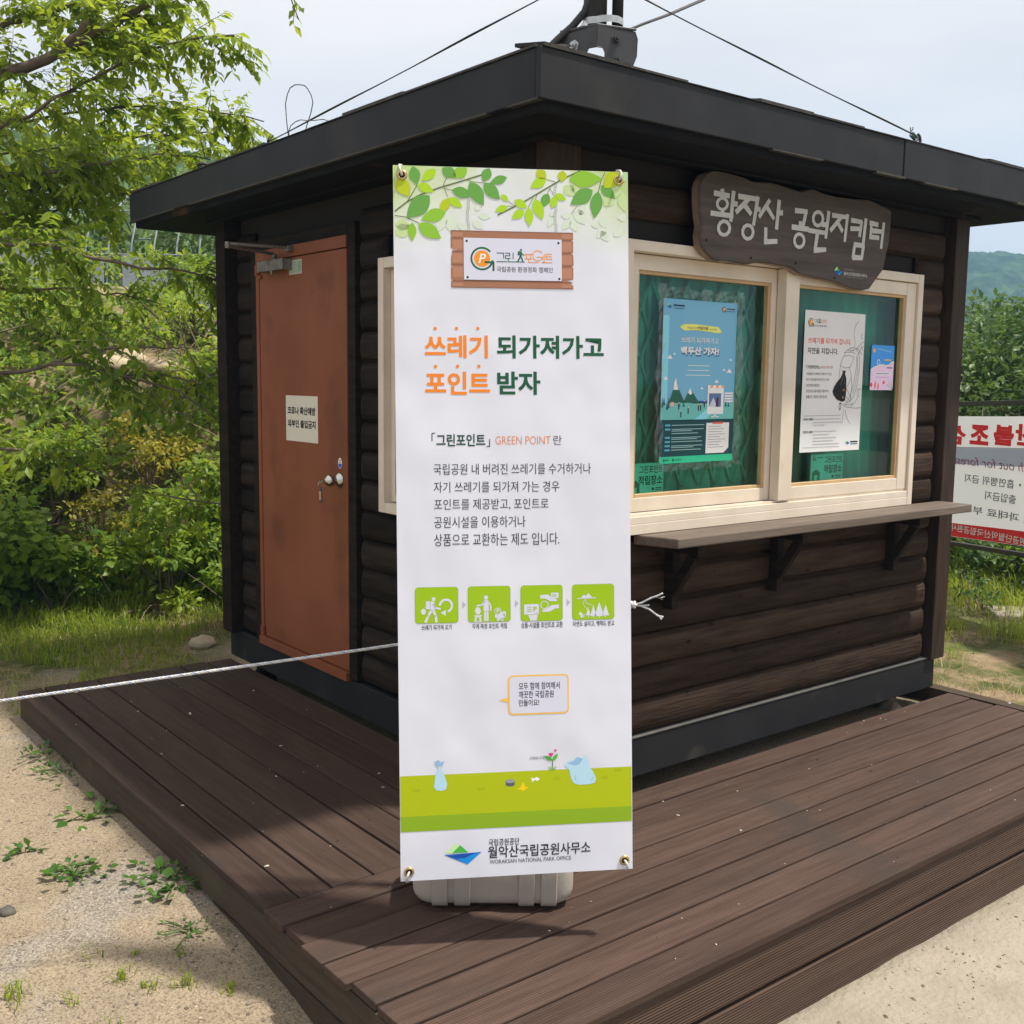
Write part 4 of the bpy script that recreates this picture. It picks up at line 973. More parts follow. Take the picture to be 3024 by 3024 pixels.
t_.links.new(nb_.outputs['Fac'], bb_.inputs['Height']); t_.links.new(bb_.outputs[0], b_.inputs['Normal'])
t_.links.new(at_.outputs['Fac'], ra_.inputs['Fac']); t_.links.new(ra_.outputs[0], b_.inputs['Base Color'])
nv = 150; nu = 40
for j in range(nv):
    for i in range(nu):
        u0, u1, v0, v1 = .6 * i / nu, .6 * (i + 1) / nu, 1.8 * j / nv, 1.8 * (j + 1) / nv
        um, vm = (u0 + u1) / 2, (v0 + v1) / 2
        f = max(0, (vm - 1.58) / .22)
        side = max(abs(um - .3) / .3, 0)
        t = min(1, f * (.45 + .75 * side ** 1.5) + .25 * max(0, side - .75) * max(0, (vm - 1.42) / .2))
        if abs(um - .33) < .12 and vm > 1.6: t *= .55
        g.face([bp(u0, v0), bp(u1, v0), bp(u1, v1), bp(u0, v1)], 0, t)
e0 = .0012
g.face([bp(0, 0, -e0), bp(0, 1.8, -e0), bp(.6, 1.8, -e0), bp(.6, 0, -e0)], 1)
for a_, b2 in (((0, 0), (.6, 0)), ((.6, 0), (.6, 1.8)), ((.6, 1.8), (0, 1.8)), ((0, 1.8), (0, 0))): g.face([bp(*a_, -e0), bp(*b2, -e0), bp(*b2), bp(*a_)], 1)
cloth = g.build('banner_cloth', [M_cl, mat('white_cloth_back', (.7, .7, .72), rough=.6)], stand)
def BP(): return Print(BO, BX, BY, BS, h0=.0004, dh=.00018)
# leaf picture
p = BP(); p.clip = True
dk, md, lt, ye = ink(85, 135, 60), ink(115, 160, 45), ink(140, 175, 30), ink(150, 165, 25)
f1, f2, f3 = ink(170, 185, 165), ink(160, 180, 130), ink(175, 186, 172)
st = ink(80, 95, 50)
def L(x, y, x2, y2, w_, m, lay):  # leaf given in crop pixels, tip last
    u, v = (x - 28) / 1786 * .6, 1.8 - (y - 104) / 2.976 / 750 * .6 * 1.0
    u, v = Q(x, y); a, b = Q(x2, y2); d = Vector((a - u, b - v)); p.leaf(u, v, math.degrees(math.atan2(d.y, d.x)), d.length, w_, m, lay)
def Q(x, y): # crop (1150,450)-(1900,950) at 2.576
    X_, Y_ = 1150 + x / 2.576, 450 + y / 2.576
    s = (X_ - 1160.6) / 693.9
    yt = 489 + 18 * s
    return s * .6, min(1.799, 1.8 - (Y_ - yt) / 1169.0)
for a_ in ((1700, 330, 1625, 410, .03, f2, 1), (1740, 250, 1680, 350, .035, f2, 1), (1760, 300, 1795, 455, .03, f2, 1), (1800, 490, 1730, 500, .02, f3, 1), (1600, 600, 1660, 680, .02, f3, 1), (1640, 570, 1570, 655, .022, f3, 1), (1700, 640, 1780, 580, .02, f3, 1), (1600, 490, 1640, 580, .02, f3, 1), (1590, 560, 1525, 550, .015, f3, 1), (1400, 430, 1480, 550, .03, f3, 1), (1370, 490, 1290, 480, .015, f3, 1), (1365, 510, 1300, 590, .02, f3, 1), (1370, 510, 1415, 605, .022, f3, 1), (1440, 480, 1470, 390, .018, f3, 1), (1240, 480, 1190, 570, .018, f3, 1), (1250, 490, 1200, 465, .012, f3, 1),
    (400, 470, 360, 600, .03, f3, 1), (450, 600, 470, 470, .03, f3, 1), (500, 540, 600, 590, .02, f3, 1), (660, 480, 760, 490, .018, f3, 1), (620, 520, 700, 580, .02, f3, 1), (640, 440, 680, 400, .015, f3, 1), (40, 620, 165, 555, .035, f2, 1), (40, 540, 160, 560, .03, f2, 1), (1370, 290, 1430, 250, .03, f2, 1), (1320, 250, 1400, 330, .03, f2, 1)): L(*a_)
for pts, w_ in (([(40, 445), (130, 375), (230, 322), (370, 270), (520, 225), (690, 172)], .0035), ([(130, 375), (160, 330), (205, 250)], .002), ([(400, 260), (415, 215), (430, 190)], .0015), ([(400, 272), (470, 290)], .0015), ([(410, 275), (435, 340)], .0013), ([(580, 212), (640, 228), (700, 232)], .0015), ([(40, 478), (120, 490), (215, 535)], .0022),
    ([(1440, 140), (1300, 205), (1180, 275), (1010, 375), (930, 415), (810, 475)], .0035), ([(1250, 225), (1185, 205)], .0018), ([(1215, 270), (1190, 305)], .0015), ([(1210, 275), (1235, 320)], .0013), ([(1110, 320), (1100, 350)], .0015), ([(1080, 345), (1045, 415)], .0015), ([(940, 410), (890, 370)], .0015), ([(935, 415), (880, 408)], .0013), ([(1635, 150), (1605, 215), (1585, 295)], .0018), ([(1420, 405), (1370, 470)], .001)): p.line([Q(*q) for q in pts], w_, st, 2)
for a_ in ((60, 200, 150, 338, .036, ye, 4), (175, 108, 205, 250, .028, dk, 3), (345, 130, 240, 220, .024, lt, 3), (210, 245, 328, 300, .024, lt, 3), (298, 328, 125, 498, .045, dk, 4), (418, 452, 232, 508, .034, md, 4), (165, 530, 165, 672, .022, md, 3), (212, 540, 382, 652, .036, md, 4), (395, 120, 500, 190, .03, dk, 3), (580, 115, 470, 195, .03, md, 3), (465, 285, 620, 330, .028, dk, 4), (600, 225, 703, 405, .036, dk, 5), (750, 115, 700, 225, .026, dk, 3), (882, 190, 750, 235, .022, dk, 3), (705, 232, 828, 360, .032, dk, 4), (440, 345, 542, 418, .022, lt, 3), (440, 350, 380, 462, .024, ye, 3), (835, 322, 893, 372, .014, lt, 3), (885, 410, 788, 448, .018, lt, 3), (935, 366, 1035, 418, .022, lt, 3), (1010, 440, 915, 505, .022, lt, 3), (1045, 415, 1050, 565, .022, lt, 4), (1090, 350, 1152, 515, .028, lt, 3), (1195, 310, 1150, 420, .024, dk, 2), (1255, 330, 1220, 428, .020, lt, 3), (1250, 318, 1333, 362, .018, lt, 3), (1110, 130, 1182, 205, .026, ye, 3), (1180, 200, 1060, 268, .026, lt, 3), (1310, 138, 1300, 225, .024, ye, 3), (1355, 205, 1615, 200, .042, md, 4), (1540, 285, 1366, 395, .038, dk, 4), (1582, 295, 1550, 503, .032, dk, 4), (1605, 248, 1715, 355, .026, dk, 3), (1740, 150, 1630, 270, .04, ye, 5), (1800, 150, 1740, 230, .024, ink(150, 180, 140), 3)): L(*a_)
p.build('leaf_print', cloth)
# wooden board picture with the campaign mark
p = BP()
br1, br2, br3 = ink(135, 95, 75), ink(150, 108, 86), ink(100, 68, 52)
u0, u1, v0, v1 = .143, .4556, 1.498, 1.6415
p.poly([(u0, v0), (u1, v0), (u1 - .001, v0 + .0095), (u1 - .008, v0 + .0135), (u1, v0 + .0165), (u1 - .018, v0 + .0215), (u1, v0 + .0245), (u1, v0 + .055), (u1 - .006, v0 + .0575), (u1 + .001, v0 + .060), (u1, v0 + .088), (u1 - .012, v0 + .0905), (u1, v0 + .0925), (u1, v0 + .122), (u1 - .012, v0 + .1235), (u1, v0 + .125), (u1, v1), (u0, v1), (u0, v1 - .0105), (u0 + .006, v1 - .0125), (u0, v1 - .014), (u0, v1 - .044), (u0 + .021, v1 - .0475), (u0 + .002, v1 - .0525), (u0 + .002, v1 - .058), (u0 + .013, v1 - .0595), (u0 + .001, v1 - .062), (u0, v1 - .090), (u0 + .008, v1 - .0915), (u0, v1 - .093), (u0, v0 + .020), (u0 + .005, v0 + .018), (u0, v0 + .0165)], br1, 2)
for k, (a_, b2, m) in enumerate(((.003, .012, br2), (.026, .052, br2), (.062, .086, br2), (.095, .120, br2), (.128, .139, br2))): p.rect(u0 + .004, v0 + a_, u0 + .030, v0 + b2, m, 3); p.rect(u1 - .030, v0 + a_, u1 - .004, v0 + b2, m, 3)
for vv in (.0168, .058, .0905, .1237): p.line([(u0 + .004, v0 + vv), (u1 - .004, v0 + vv)], .0012, br3, 4)
p.rect(u0, v1 - .0012, u1, v1, br3, 4); p.rect(u0, v0, u1, v0 + .0012, br3, 4)
p.rect(.1751, 1.5165, .4266, 1.5235, ink(85, 60, 45), 5)
p.rect(.1751, 1.518, .4256, 1.6232, ink(178, 180, 195), 6)
for a_, b2 in ((.183, 1.615), (.4175, 1.6145), (.1845, 1.524), (.419, 1.5235)): p.ell(a_, b2, .003, .003, blk, 7, 12)
gp_logo(p, .2215, 1.5715, .0295, 1, 7)
G, Or = ink(28, 80, 55), ink(220, 125, 35)
# wordmark: thin letterforms
def wl(pts, m, w_=.0021): p.line([(.2585 + (x - 815) / (1240 - 815) * .1435, 1.5635 + (832 - y) / (832 - 755) * .0245) for x, y in pts], w_, m, 8)
wl([(816, 760), (868, 760), (868, 802)], G); wl([(816, 828), (893, 828)], G)
wl([(880, 760), (915, 760), (915, 780), (882, 780), (882, 802), (920, 802)], G); wl([(940, 756), (940, 806)], G); wl([(903, 806), (903, 828), (1028, 828)], G)
hiker(p, .3195, 1.5640, .034, G, 8, .9)
wl([(1030, 766), (1085, 766)], Or); wl([(1030, 802), (1085, 802)], Or); wl([(1042, 766), (1042, 802)], Or); wl([(1072, 766), (1072, 802)], Or); wl([(1057, 802), (1057, 829), (1132, 829)], Or)
p.ring(.364, 1.5815, .0118, .0138, Or, 8, 30, 330, 24); wl([(1120, 786), (1165, 786), (1165, 805)], Or)
wl([(1176, 760), (1176, 829), (1160, 829)], Or); wl([(1190, 762), (1236, 762)], Or); wl([(1190, 781), (1234, 781)], Or); wl([(1190, 802), (1236, 802)], Or); wl([(1190, 762), (1190, 802)], Or); wl([(1160, 829), (1236, 829)], Or)
p.text('국립공원 환경정화 캠페인', .2585, 1.5385, .402, 1.5525, ink(75, 75, 80), 7, .012)
ch = ink(135, 142, 138)
for cu, va, vb in ((.1870, 1.6435, 1.722), (.4105, 1.6435, 1.764)):
    v = va
    while v < vb: p.ring(cu + .0012 * (1 if int(v * 1000) % 2 else -1), v + .003, .0028, .0038, ch, 2, 0, 360, 10); v += .0062
p.build('signboard_print', cloth)
# headlines and body text
p = BP()
OR, GR, TX = ink(205, 112, 32), ink(22, 72, 50), ink(35, 35, 45)
p.text('쓰레기', .0748, 1.3207, .2342, 1.3781, OR, 1, .028); p.text('되가져가고', .2572, 1.3207, .5334, 1.3791, GR, 1, .028)
p.text('포인트', .0747, 1.2283, .2385, 1.2864, OR, 1, .028); p.text('받자', .2572, 1.2286, .368, 1.2875, GR, 1, .028)
for a_, b2 in ((.1013, 1.3945), (.1551, 1.3951), (.2091, 1.3956), (.1012, 1.2993), (.1567, 1.2997), (.2108, 1.3)): p.ell(a_, b2, .0042, .0042, OR, 1, 14)
p.build('headline', cloth); p = BP()
p.text('「', .0897, 1.1115, .0985, 1.1325, TX, 1); p.text('그린포인트', .1015, 1.0985, .2255, 1.1295, ink(30, 62, 50), 1, .022); p.text('」', .2285, 1.0965, .2375, 1.1165, TX, 1)
p.text('GREEN POINT', .2514, 1.1026, .3932, 1.1237, ink(185, 115, 75), 1, -.008); p.text('란', .4004, 1.1017, .4221, 1.1251, TX, 1, -.004)
p.build('subheading', cloth); p = BP()
for s, b4 in (('국립공원 내 버려진 쓰레기를 수거하거나', (.0936, 1.0265, .4974, 1.0542)), ('자기 쓰레기를 되가져 가는 경우', (.0939, .9815, .415, 1.009)), ('포인트를 제공받고, 포인트로', (.0943, .937, .3865, .9654)), ('공원시설을 이용하거나', (.0939, .892, .3266, .921)), ('상품으로 교환하는 제도 입니다.', (.0934, .846, .4139, .8775))): p.text(s, b4[0], b4[1], b4[2], b4[3], TX, 1, -.001)
p.build('paragraph', cloth); p = BP()
for s, b4 in (('쓰레기 되가져 오기', (.0595, .6345, .1354, .648)), ('무게 측정 포인트 적립', (.1881, .6345, .2763, .648)), ('상품·시설물 포인트로 교환', (.3131, .6335, .4209, .6485)), ('자연도 살리고, 혜택도 받고', (.4466, .6337, .5559, .648))): p.text(s, *b4, TX, 1, .012)
p.build('captions', cloth)
# four green picture tiles
W_ = ink(178, 180, 195)
tiles = (((.0443, .6526, .152, .7424), (150, 148, 483, 417)), ((.1778, .6527, .2852, .7423), (563, 143, 891, 408)), ((.313, .652, .4202, .7421), (974, 136, 1298, 399)), ((.4465, .6522, .5551, .742), (1378, 127, 1702, 388)))
for k, ((a0, b0, a1, b1), (x0, y0, x1, y1)) in enumerate(tiles):
    p = BP()
    q = lambda x, y: (a0 + (x - x0) / (x1 - x0) * (a1 - a0), b1 - (y - y0) / (y1 - y0) * (b1 - b0))
    sc = (a1 - a0) / (x1 - x0) * BS
    ln = lambda pts, wd, m=W_, lay=3: p.line([q(*c) for c in pts], wd * sc, m, lay)
    po = lambda pts, m=W_, lay=3: p.poly([q(*c) for c in pts], m, lay)
    el = lambda x, y, r, r2=None, m=W_, lay=3: p.ell(*q(x, y), r * sc / BS, (r2 or r) * sc / BS, m, lay, 18)
    p.rrect(a0 - .0008, b0 - .0008, a1 + .0008, b1 + .0008, .0085, ink(120, 150, 40), 1)
    p.rrect(a0, b0, a1, b1, .008, ink(128, 160, 18), 2)
    Gm = ink(128, 160, 18)
    if k == 0:
        el(292, 236, 16); po([(270, 250), (300, 258), (302, 325), (262, 325)]); p.rrect(*q(232, 312), *q(262, 250), .003, W_, 3); el(212, 330, 19, 24); ln([(222, 302), (238, 285)], 5)
        ln([(292, 275), (305, 302), (345, 312)], 14); ln([(272, 322), (250, 362), (228, 410)], 20); ln([(288, 322), (308, 362), (312, 410)], 20)
        u, v = q(388, 288); p.ring(u, v, .0125, .0182, W_, 3, -72, 178, 26); po([(345, 342), (386, 320), (386, 365)])
    elif k == 1:
        el(702, 226, 17); p.rrect(*q(682, 330), *q(722, 245), .003, W_, 3); ln([(715, 255), (738, 285), (738, 325)], 12); ln([(690, 255), (668, 282), (630, 286)], 12); ln([(694, 328), (694, 400)], 16); ln([(713, 328), (713, 400)], 16)
        el(638, 325, 22, 30); po([(605, 358), (672, 358), (660, 372), (616, 372)]); po([(614, 375), (662, 375), (667, 408), (610, 408)]); el(638, 390, 13, 12, Gm, 4)
        el(810, 365, 40, 33); po([(835, 330), (857, 335), (855, 375), (838, 370)]); po([(782, 385), (800, 385), (800, 404), (786, 404)]); po([(820, 385), (840, 385), (834, 404), (822, 404)]); el(793, 330, 27, 27, W_, 4); el(793, 330, 22, 22, Gm, 5); p.text('P', *q(784, 346), *q(806, 313), W_, 6, .03)
    elif k == 2:
        p.rrect(*q(998, 352), *q(1113, 275), .002, W_, 3)
        for yy in (297, 312, 327): ln([(1023, yy), (1056, yy)], 5, Gm, 4)
        p.text('P', *q(1070, 328), *q(1098, 293), Gm, 4, .03)
        po([(1030, 356), (1085, 356), (1100, 335), (1106, 345), (1095, 398), (1045, 398)])
        u, v = q(1157, 282); p.ring(u, v, .0085, .0105, W_, 3)
        po([(1125, 208), (1185, 205), (1215, 225), (1258, 245), (1255, 256), (1205, 256), (1165, 236), (1125, 234)]); p.rect(*q(1208, 234), *q(1268, 192), W_, 4)
        for yy in (205, 213, 221): ln([(1218, yy), (1250, yy)], 3, Gm, 5)
        po([(1270, 282), (1215, 284), (1175, 310), (1140, 320), (1142, 334), (1195, 334), (1240, 312), (1270, 310)])
    else:
        ln([(1416, 231), (1562, 228)], 6); po([(1436, 230), (1468, 200), (1482, 215), (1502, 191), (1535, 228)])
        ln([(1475, 240), (1460, 262), (1470, 290), (1500, 318)], 4); ln([(1478, 236), (1490, 268), (1535, 282)], 4)
        for x, yt, yb, wd in ((1587, 258, 366, 38), (1540, 280, 364, 24), (1637, 278, 362, 27), (1500, 295, 358, 18)): po([(x, yt), (x + wd, yb), (x - wd, yb)]); ln([(x, yb), (x, min(yb + 14, 384))], 5)
        el(1452, 362, 14, 13); el(1440, 345, 13, 13); po([(1455, 355), (1470, 345), (1468, 372)])
    p.build('picture_tile', cloth)
p = BP()
for x, y in ((511, 285), (921, 278), (1327, 268)):
    u, v = .0443 + (x - 150) / (1702 - 150) * (.5551 - .0443), .6975
    p.poly([(u, v + .0085), (u + .009, v), (u, v - .0085)], ink(150, 152, 165), 1)
p.build('step_arrows', cloth)
# speech bubble
p = BP(); bo = ink(208, 160, 75)
p.rrect(.2778, .4116, .435, .5135, .012, bo, 1); p.poly([(.2529, .451), (.2785, .4575), (.2785, .444)], bo, 1); p.rrect(.282, .4158, .4308, .5093, .009, W_, 2)
for s, b4 in (('모두 함께 참여해서', (.3056, .4755, .4116, .4944)), ('깨끗한 국립공원', (.3054, .454, .3956, .4727)), ('만들어요!', (.3052, .4335, .3576, .451))): p.text(s, *b4, blk, 3, .012)
p.text('고맙습니다~', .331, .2955, .374, .3035, ink(60, 60, 60), 1, .0)
p.build('speech_bubble', cloth)
# meadow picture with litter, sprout and sacks
p = BP()
p.rect(.0015, .1638, .5985, .267, ink(146, 158, 10), 1); p.rect(.0015, .125, .5985, .1638, ink(115, 145, 25), 1)
for a_, b2 in ((.035, .226), (.20, .222), (.395, .241), (.52, .238), (.555, .255)):
    for k in range(3): p.line([(a_ + .006 * k, b2), (a_ + .006 * k + .003, b2 + .007)], .0018, ink(112, 130, 22), 2)
p.line([(.3905, .268), (.3915, .292)], .0022, ink(60, 115, 45), 2); p.leaf(.3913, .2915, 152, .026, .010, ink(60, 135, 50), 3); p.leaf(.3913, .2915, 50, .022, .010, ink(75, 150, 55), 3)
for a_ in (-.010, -.005, 0, .005, .010): p.line([(.3905 + a_ * .5, .266), (.3905 + a_, .275)], .0018, ink(75, 140, 40), 3)
for cu, cv, s in ((.3873, .306, .0058), (.3989, .3165, .0035)):
    pk = ink(190, 50, 110); p.ell(cu - s * .45, cv + s * .3, s * .6, s * .6, pk, 2, 12); p.ell(cu + s * .45, cv + s * .3, s * .6, s * .6, pk, 2, 12); p.poly([(cu - s, cv + s * .15), (cu + s, cv + s * .15), (cu, cv - s * 1.1)], pk, 3)
bl, bl2 = ink(150, 182, 205), ink(120, 155, 185)
p.poly([(.422, .279), (.434, .266), (.440, .240), (.446, .230), (.46, .2255), (.487, .2257), (.501, .229), (.505, .240), (.497, .258), (.488, .270), (.484, .292), (.476, .303), (.470, .292), (.455, .300), (.446, .290), (.434, .288)], bl, 3)
p.poly([(.430, .283), (.447, .288), (.456, .298), (.470, .292), (.462, .280), (.45, .276)], bl2, 4); p.line([(.452, .236), (.449, .250)], .0012, ink(110, 140, 170), 4); p.line([(.492, .234), (.498, .246)], .0012, ink(110, 140, 170), 4)
p.poly([(.088, .246), (.086, .236), (.092, .228), (.104, .2255), (.117, .229), (.120, .242), (.114, .262), (.106, .282), (.104, .292), (.098, .292), (.097, .282), (.090, .264)], bl, 3); p.poly([(.094, .289), (.108, .289), (.114, .302), (.104, .298), (.098, .305), (.088, .300)], bl2, 4)
p.ell(.281, .2425, .0115, .0055, ink(125, 125, 130), 3); p.rect(.2695, .234, .2925, .2425, ink(85, 85, 92), 2); p.ell(.281, .234, .0115, .005, ink(85, 85, 92), 2)
ylw = ink(205, 175, 10); p.poly([(.308, .226), (.314, .240), (.320, .226), (.330, .225), (.318, .219), (.316, .215), (.310, .219), (.298, .221)], ylw, 2)
p.poly([(.336, .250), (.343, .247), (.350, .251), (.358, .245), (.352, .240), (.346, .243), (.337, .238)], ink(215, 215, 205), 2)
p.build('meadow_print', cloth)
# office mark
p = BP()
park_logo(p, .1099, .0334, .2058, .0919, 1)
p.text('국립공원공단', .2243, .0785, .3036, .0964, ink(45, 45, 50), 1, .012); p.text('월악산국립공원사무소', .2225, .0470, .4888, .0778, ink(35, 35, 42), 1, .014); p.text('WORAKSAN NATIONAL PARK OFFICE', .2265, .0325, .438, .0428, ink(75, 75, 80), 1, .006)
p.build('office_mark', cloth)
# brass eyelets and hooks
M_brass = mat('brass', (.55, .40, .17), (.62, .47, .22), rough=.28, metal=1)
M_wht = mat('white_plastic_hook', (.6, .58, .54), rough=.4)
for u, v in ((.0225, 1.7757), (.5749, 1.778), (.0212, .0233), (.5783, .0234)):
    g = MB(); g.torus(bp(u, v, .0015), BN, .0105, .0034, 22, 8); g.lathe([(0, .0085), (.0006, .0085)], bp(u, v, .0006), BN, 16, 1)
    g.build('eyelet', [M_brass, M_black], cloth, smooth=True)
    g = MB(); sg = 1 if v > 1 else -1; su_ = -1 if u < .3 else 1
    g.tube([bp(u, v, .002), bp(u + .001 * su_, v, .010), bp(u + .004 * su_, v + .006 * sg, .013), bp(u + .006 * su_, v + .016 * sg, .010), bp(u + .006 * su_, v + .026 * sg, -.004), bp(u, v + .03 * sg, -.02)], .0033, 8)
    g.build('hook', M_wht, stand, smooth=True)
# pole, arms, base
PX, PY = -.50, -.385
M_pole = mat('white_pole', (.55, .55, .53), rough=.4)
tc_ = bp(.3, 1.8, -.03); bc_ = bp(.3, 0, -.03)
g = MB(); g.tube([(PX, PY, .16), (PX, PY, 1.2), (PX, PY, 2.05)], [.016, .015, .012], 14); g.build('pole', M_pole, stand, smooth=True)
for v, z in ((1.785, 2.03), (.012, .30)):
    g = MB(); m_ = bp(.3, v, -.02)
    g.tube([(PX, PY, z), tuple(m_), tuple(bp(.02, v, -.018))], .006, 8); g.tube([tuple(m_), tuple(bp(.58, v, -.018))], .006, 8)
    g.build('arm', M_pole, stand, smooth=True)
dx_ = Vector((.793, -.609, 0)); dy_ = Vector((.609, .793, 0)); tcen = Vector((-.580, -.488, 0)) + dy_ * .108
def rbox(g, L_, D_, H_, z0, r, m=0, sx=0):
    # rounded body along dx_: superellipse sections with rounded ends
    n = 28; xs = []
    for k in range(7): xs.append((-L_ / 2 + r * (1 - math.cos(PI / 2 * k / 6)), math.sin(PI / 2 * k / 6)))
    xs += [(-x, s) for x, s in reversed(xs)]
    vs = []
    for x, s in xs:
        k = 1 - (1 - s) * .42
        for i in range(n):
            a = 2 * PI * i / n; ca, sa = math.cos(a), math.sin(a); e = .42
            yy = math.copysign(abs(ca) ** e, ca) * D_ / 2 * k; zz = math.copysign(abs(sa) ** e, sa) * H_ / 2 * k
            q = tcen + dx_ * (x + sx) + dy_ * yy; vs.append((q.x, q.y, z0 + H_ / 2 + zz))
    fs = [(a * n + i, a * n + (i + 1) % n, (a + 1) * n + (i + 1) % n, (a + 1) * n + i) for a in range(len(xs) - 1) for i in range(n)]
    fs += [tuple(range(n - 1, -1, -1)), tuple(range((len(xs) - 1) * n, len(xs) * n))]
    g.mesh(vs, fs, m)
g = MB()
rbox(g, .465, .235, .185, .007, .06)
for sx in (-.152, -.088, .096, .160): rbox(g, .052, .248, .198, .001, .005, 0, sx)
g.lathe([(0, .03), (.03, .028), (.035, .02)], (PX, PY, .17), (0, 0, 1), 16)
M_tank = mat('beige_moulded_plastic', (.38, .335, .295), (.43, .385, .34), rough=.5, scale=4, bump=.08, bscale=120, spec=.4, stain=(5, .62, (.29, .25, .21)))
tank = g.build('water_base', M_tank, stand, smooth=True)
es = tank.modifiers.new('edge', 'EDGE_SPLIT'); es.split_angle = math.radians(50)

# ------------------------------------------------------------ rope
def twisted(g, pts, R, n=3, pitch=.02, seg=.004, m=0, blue=True):
    P_ = [Vector(q) for q in pts]; S_ = [0]
    for a_, b2 in zip(P_[:-1], P_[1:]): S_.append(S_[-1] + (b2 - a_).length)
    N_ = max(3, int(S_[-1] / seg)); base = []
    for i in range(N_ + 1):
        s = S_[-1] * i / N_; k = 0
        while k < len(P_) - 2 and S_[k + 1] < s: k += 1
        base.append(P_[k].lerp(P_[k + 1], (s - S_[k]) / max(1e-6, S_[k + 1] - S_[k])))
    for j in range(n):
        pp = []
        for i, q in enumerate(base):
            d = (base[min(i + 1, N_)] - base[max(i - 1, 0)]).normalized(); a_ = d.cross(Vector((0, 0, 1)));
            if a_.length < .01: a_ = d.cross(Vector((1, 0, 0)))
            a_.normalize(); b2 = d.cross(a_); th = 2 * PI * (S_[-1] * i / N_ / pitch + j / n)
            pp.append(q + (a_ * math.cos(th) + b2 * math.sin(th)) * R * .5)
        g.tube(pp, R * .55, 5, m)
    if blue:
        pp = []
        for i, q in enumerate(base):
            d = (base[min(i + 1, N_)] - base[max(i - 1, 0)]).normalized(); a_ = d.cross(Vector((0, 0, 1))).normalized(); b2 = d.cross(a_); th = 2 * PI * (S_[-1] * i / N_ / pitch + .17)
            pp.append(q + (a_ * math.cos(th) + b2 * math.sin(th)) * R * .85)
        g.tube(pp, R * .22, 4, 1)
M_rope = [mat('white_rope', (.50, .50, .50), (.60, .60, .59), rough=.75, scale=60, bump=.3), mat('blue_thread', (.12, .25, .55), rough=.7)]
rope = thing('white_rope', 'white rope with a blue fleck stretched from the left edge and knotted behind the banner', 'rope', (-.5, -.385, .786))
g = MB()
def sag(a_, b2, n, s):
    a_, b2 = Vector(a_), Vector(b2); return [a_.lerp(b2, i / n) - Vector((0, 0, s * 4 * (i / n) * (1 - i / n))) for i in range(n + 1)]
twisted(g, sag((-2.62, .646, .547), (PX - .012, PY + .014, .786), 24, .0), .0048, pitch=.034, seg=.008)
g.build('line', M_rope, rope, smooth=True)
g = MB()
twisted(g, [(PX + .01, PY - .015, .79), (-.40, -.54, .888), (-.33, -.64, .892), (-.275, -.695, .895)], .004, pitch=.026); twisted(g, [(PX + .014, PY - .01, .782), (-.38, -.56, .878), (-.32, -.65, .882), (-.262, -.704, .888)], .004, pitch=.026)
g.torus((PX, PY, .786), (0, 0, 1), .0175, .0045, 18, 6)
K0 = Vector((-.262, -.703, .893))
for ax in ((.5, -.6, .6), (.5, -.6, -.5), (.2, .1, 1)): g.torus(K0, ax, .0085, .0042, 14, 6)
twisted(g, [K0, (-.245, -.716, .897), (-.224, -.733, .912), (-.207, -.745, .919), (-.196, -.753, .926)], .0028, pitch=.022)
twisted(g, [K0, (-.245, -.716, .890), (-.226, -.731, .892)], .0028, pitch=.024)
twisted(g, [K0, (-.243, -.718, .889), (-.226, -.733, .880), (-.210, -.747, .864), (-.203, -.754, .860)], .0028, pitch=.024)
for k in range(5):
    e_ = Vector((-.193, -.756, .914)) + Vector((random.uniform(-.004, .004), random.uniform(-.004, .004), random.uniform(-.008, .004))); g.tube([(-.212, -.742, .915), (-.203, -.748, .912), e_], .0006, 4)
for k in range(3):
    e_ = Vector((-.199, -.757, .856)) + Vector((.003 * (k - 1), 0, .003 * (k - 1))); g.tube([(-.206, -.750, .862), e_], [.0022, .0028], 6, 1 if k == 1 else 0)
g.build('knot', M_rope, rope, smooth=True)

# ------------------------------------------------------------ mast on the roof corner
mast = thing('roof_mast', 'black steel mast in a bolted angle bracket rising from the roof corner', 'mast', (.20, .01, 2.48))
M_mast = mat('black_coated_steel', (.035, .035, .038), (.05, .05, .052), rough=.42, scale=10, spec=.5)
g = MB(); g.tube([(.200, .012, 2.676), (.200, .012, 3.6)], .0395, 24); g.build('pole', M_mast, mast, smooth=True)
g = MB(); g.tube([(.259, -.035, 2.68), (.259, -.035, 3.6)], .019, 16); g.build('conduit', M_black, mast, smooth=True)
g = MB()
for dz in (0,): 
    pts = []
    n = 20
    for i in range(n + 1):
        a = 2 * PI * i / n; c, s = math.cos(a), math.sin(a)
        k = max(0, (c * .785 + s * -.62)); r = .042 + (.062 * max(0, k - .15) ** .8 if k > .15 else 0)
        pts.append((.200 + c * r, .012 + s * r))
    vs = [(x, y, z) for z in (2.695, 2.717) for x, y in pts]
    g.mesh(vs, [(i, i + 1, n + 2 + i, n + 1 + i) for i in range(n)])
g.build('band_clamp', M_galv, mast, smooth=True)
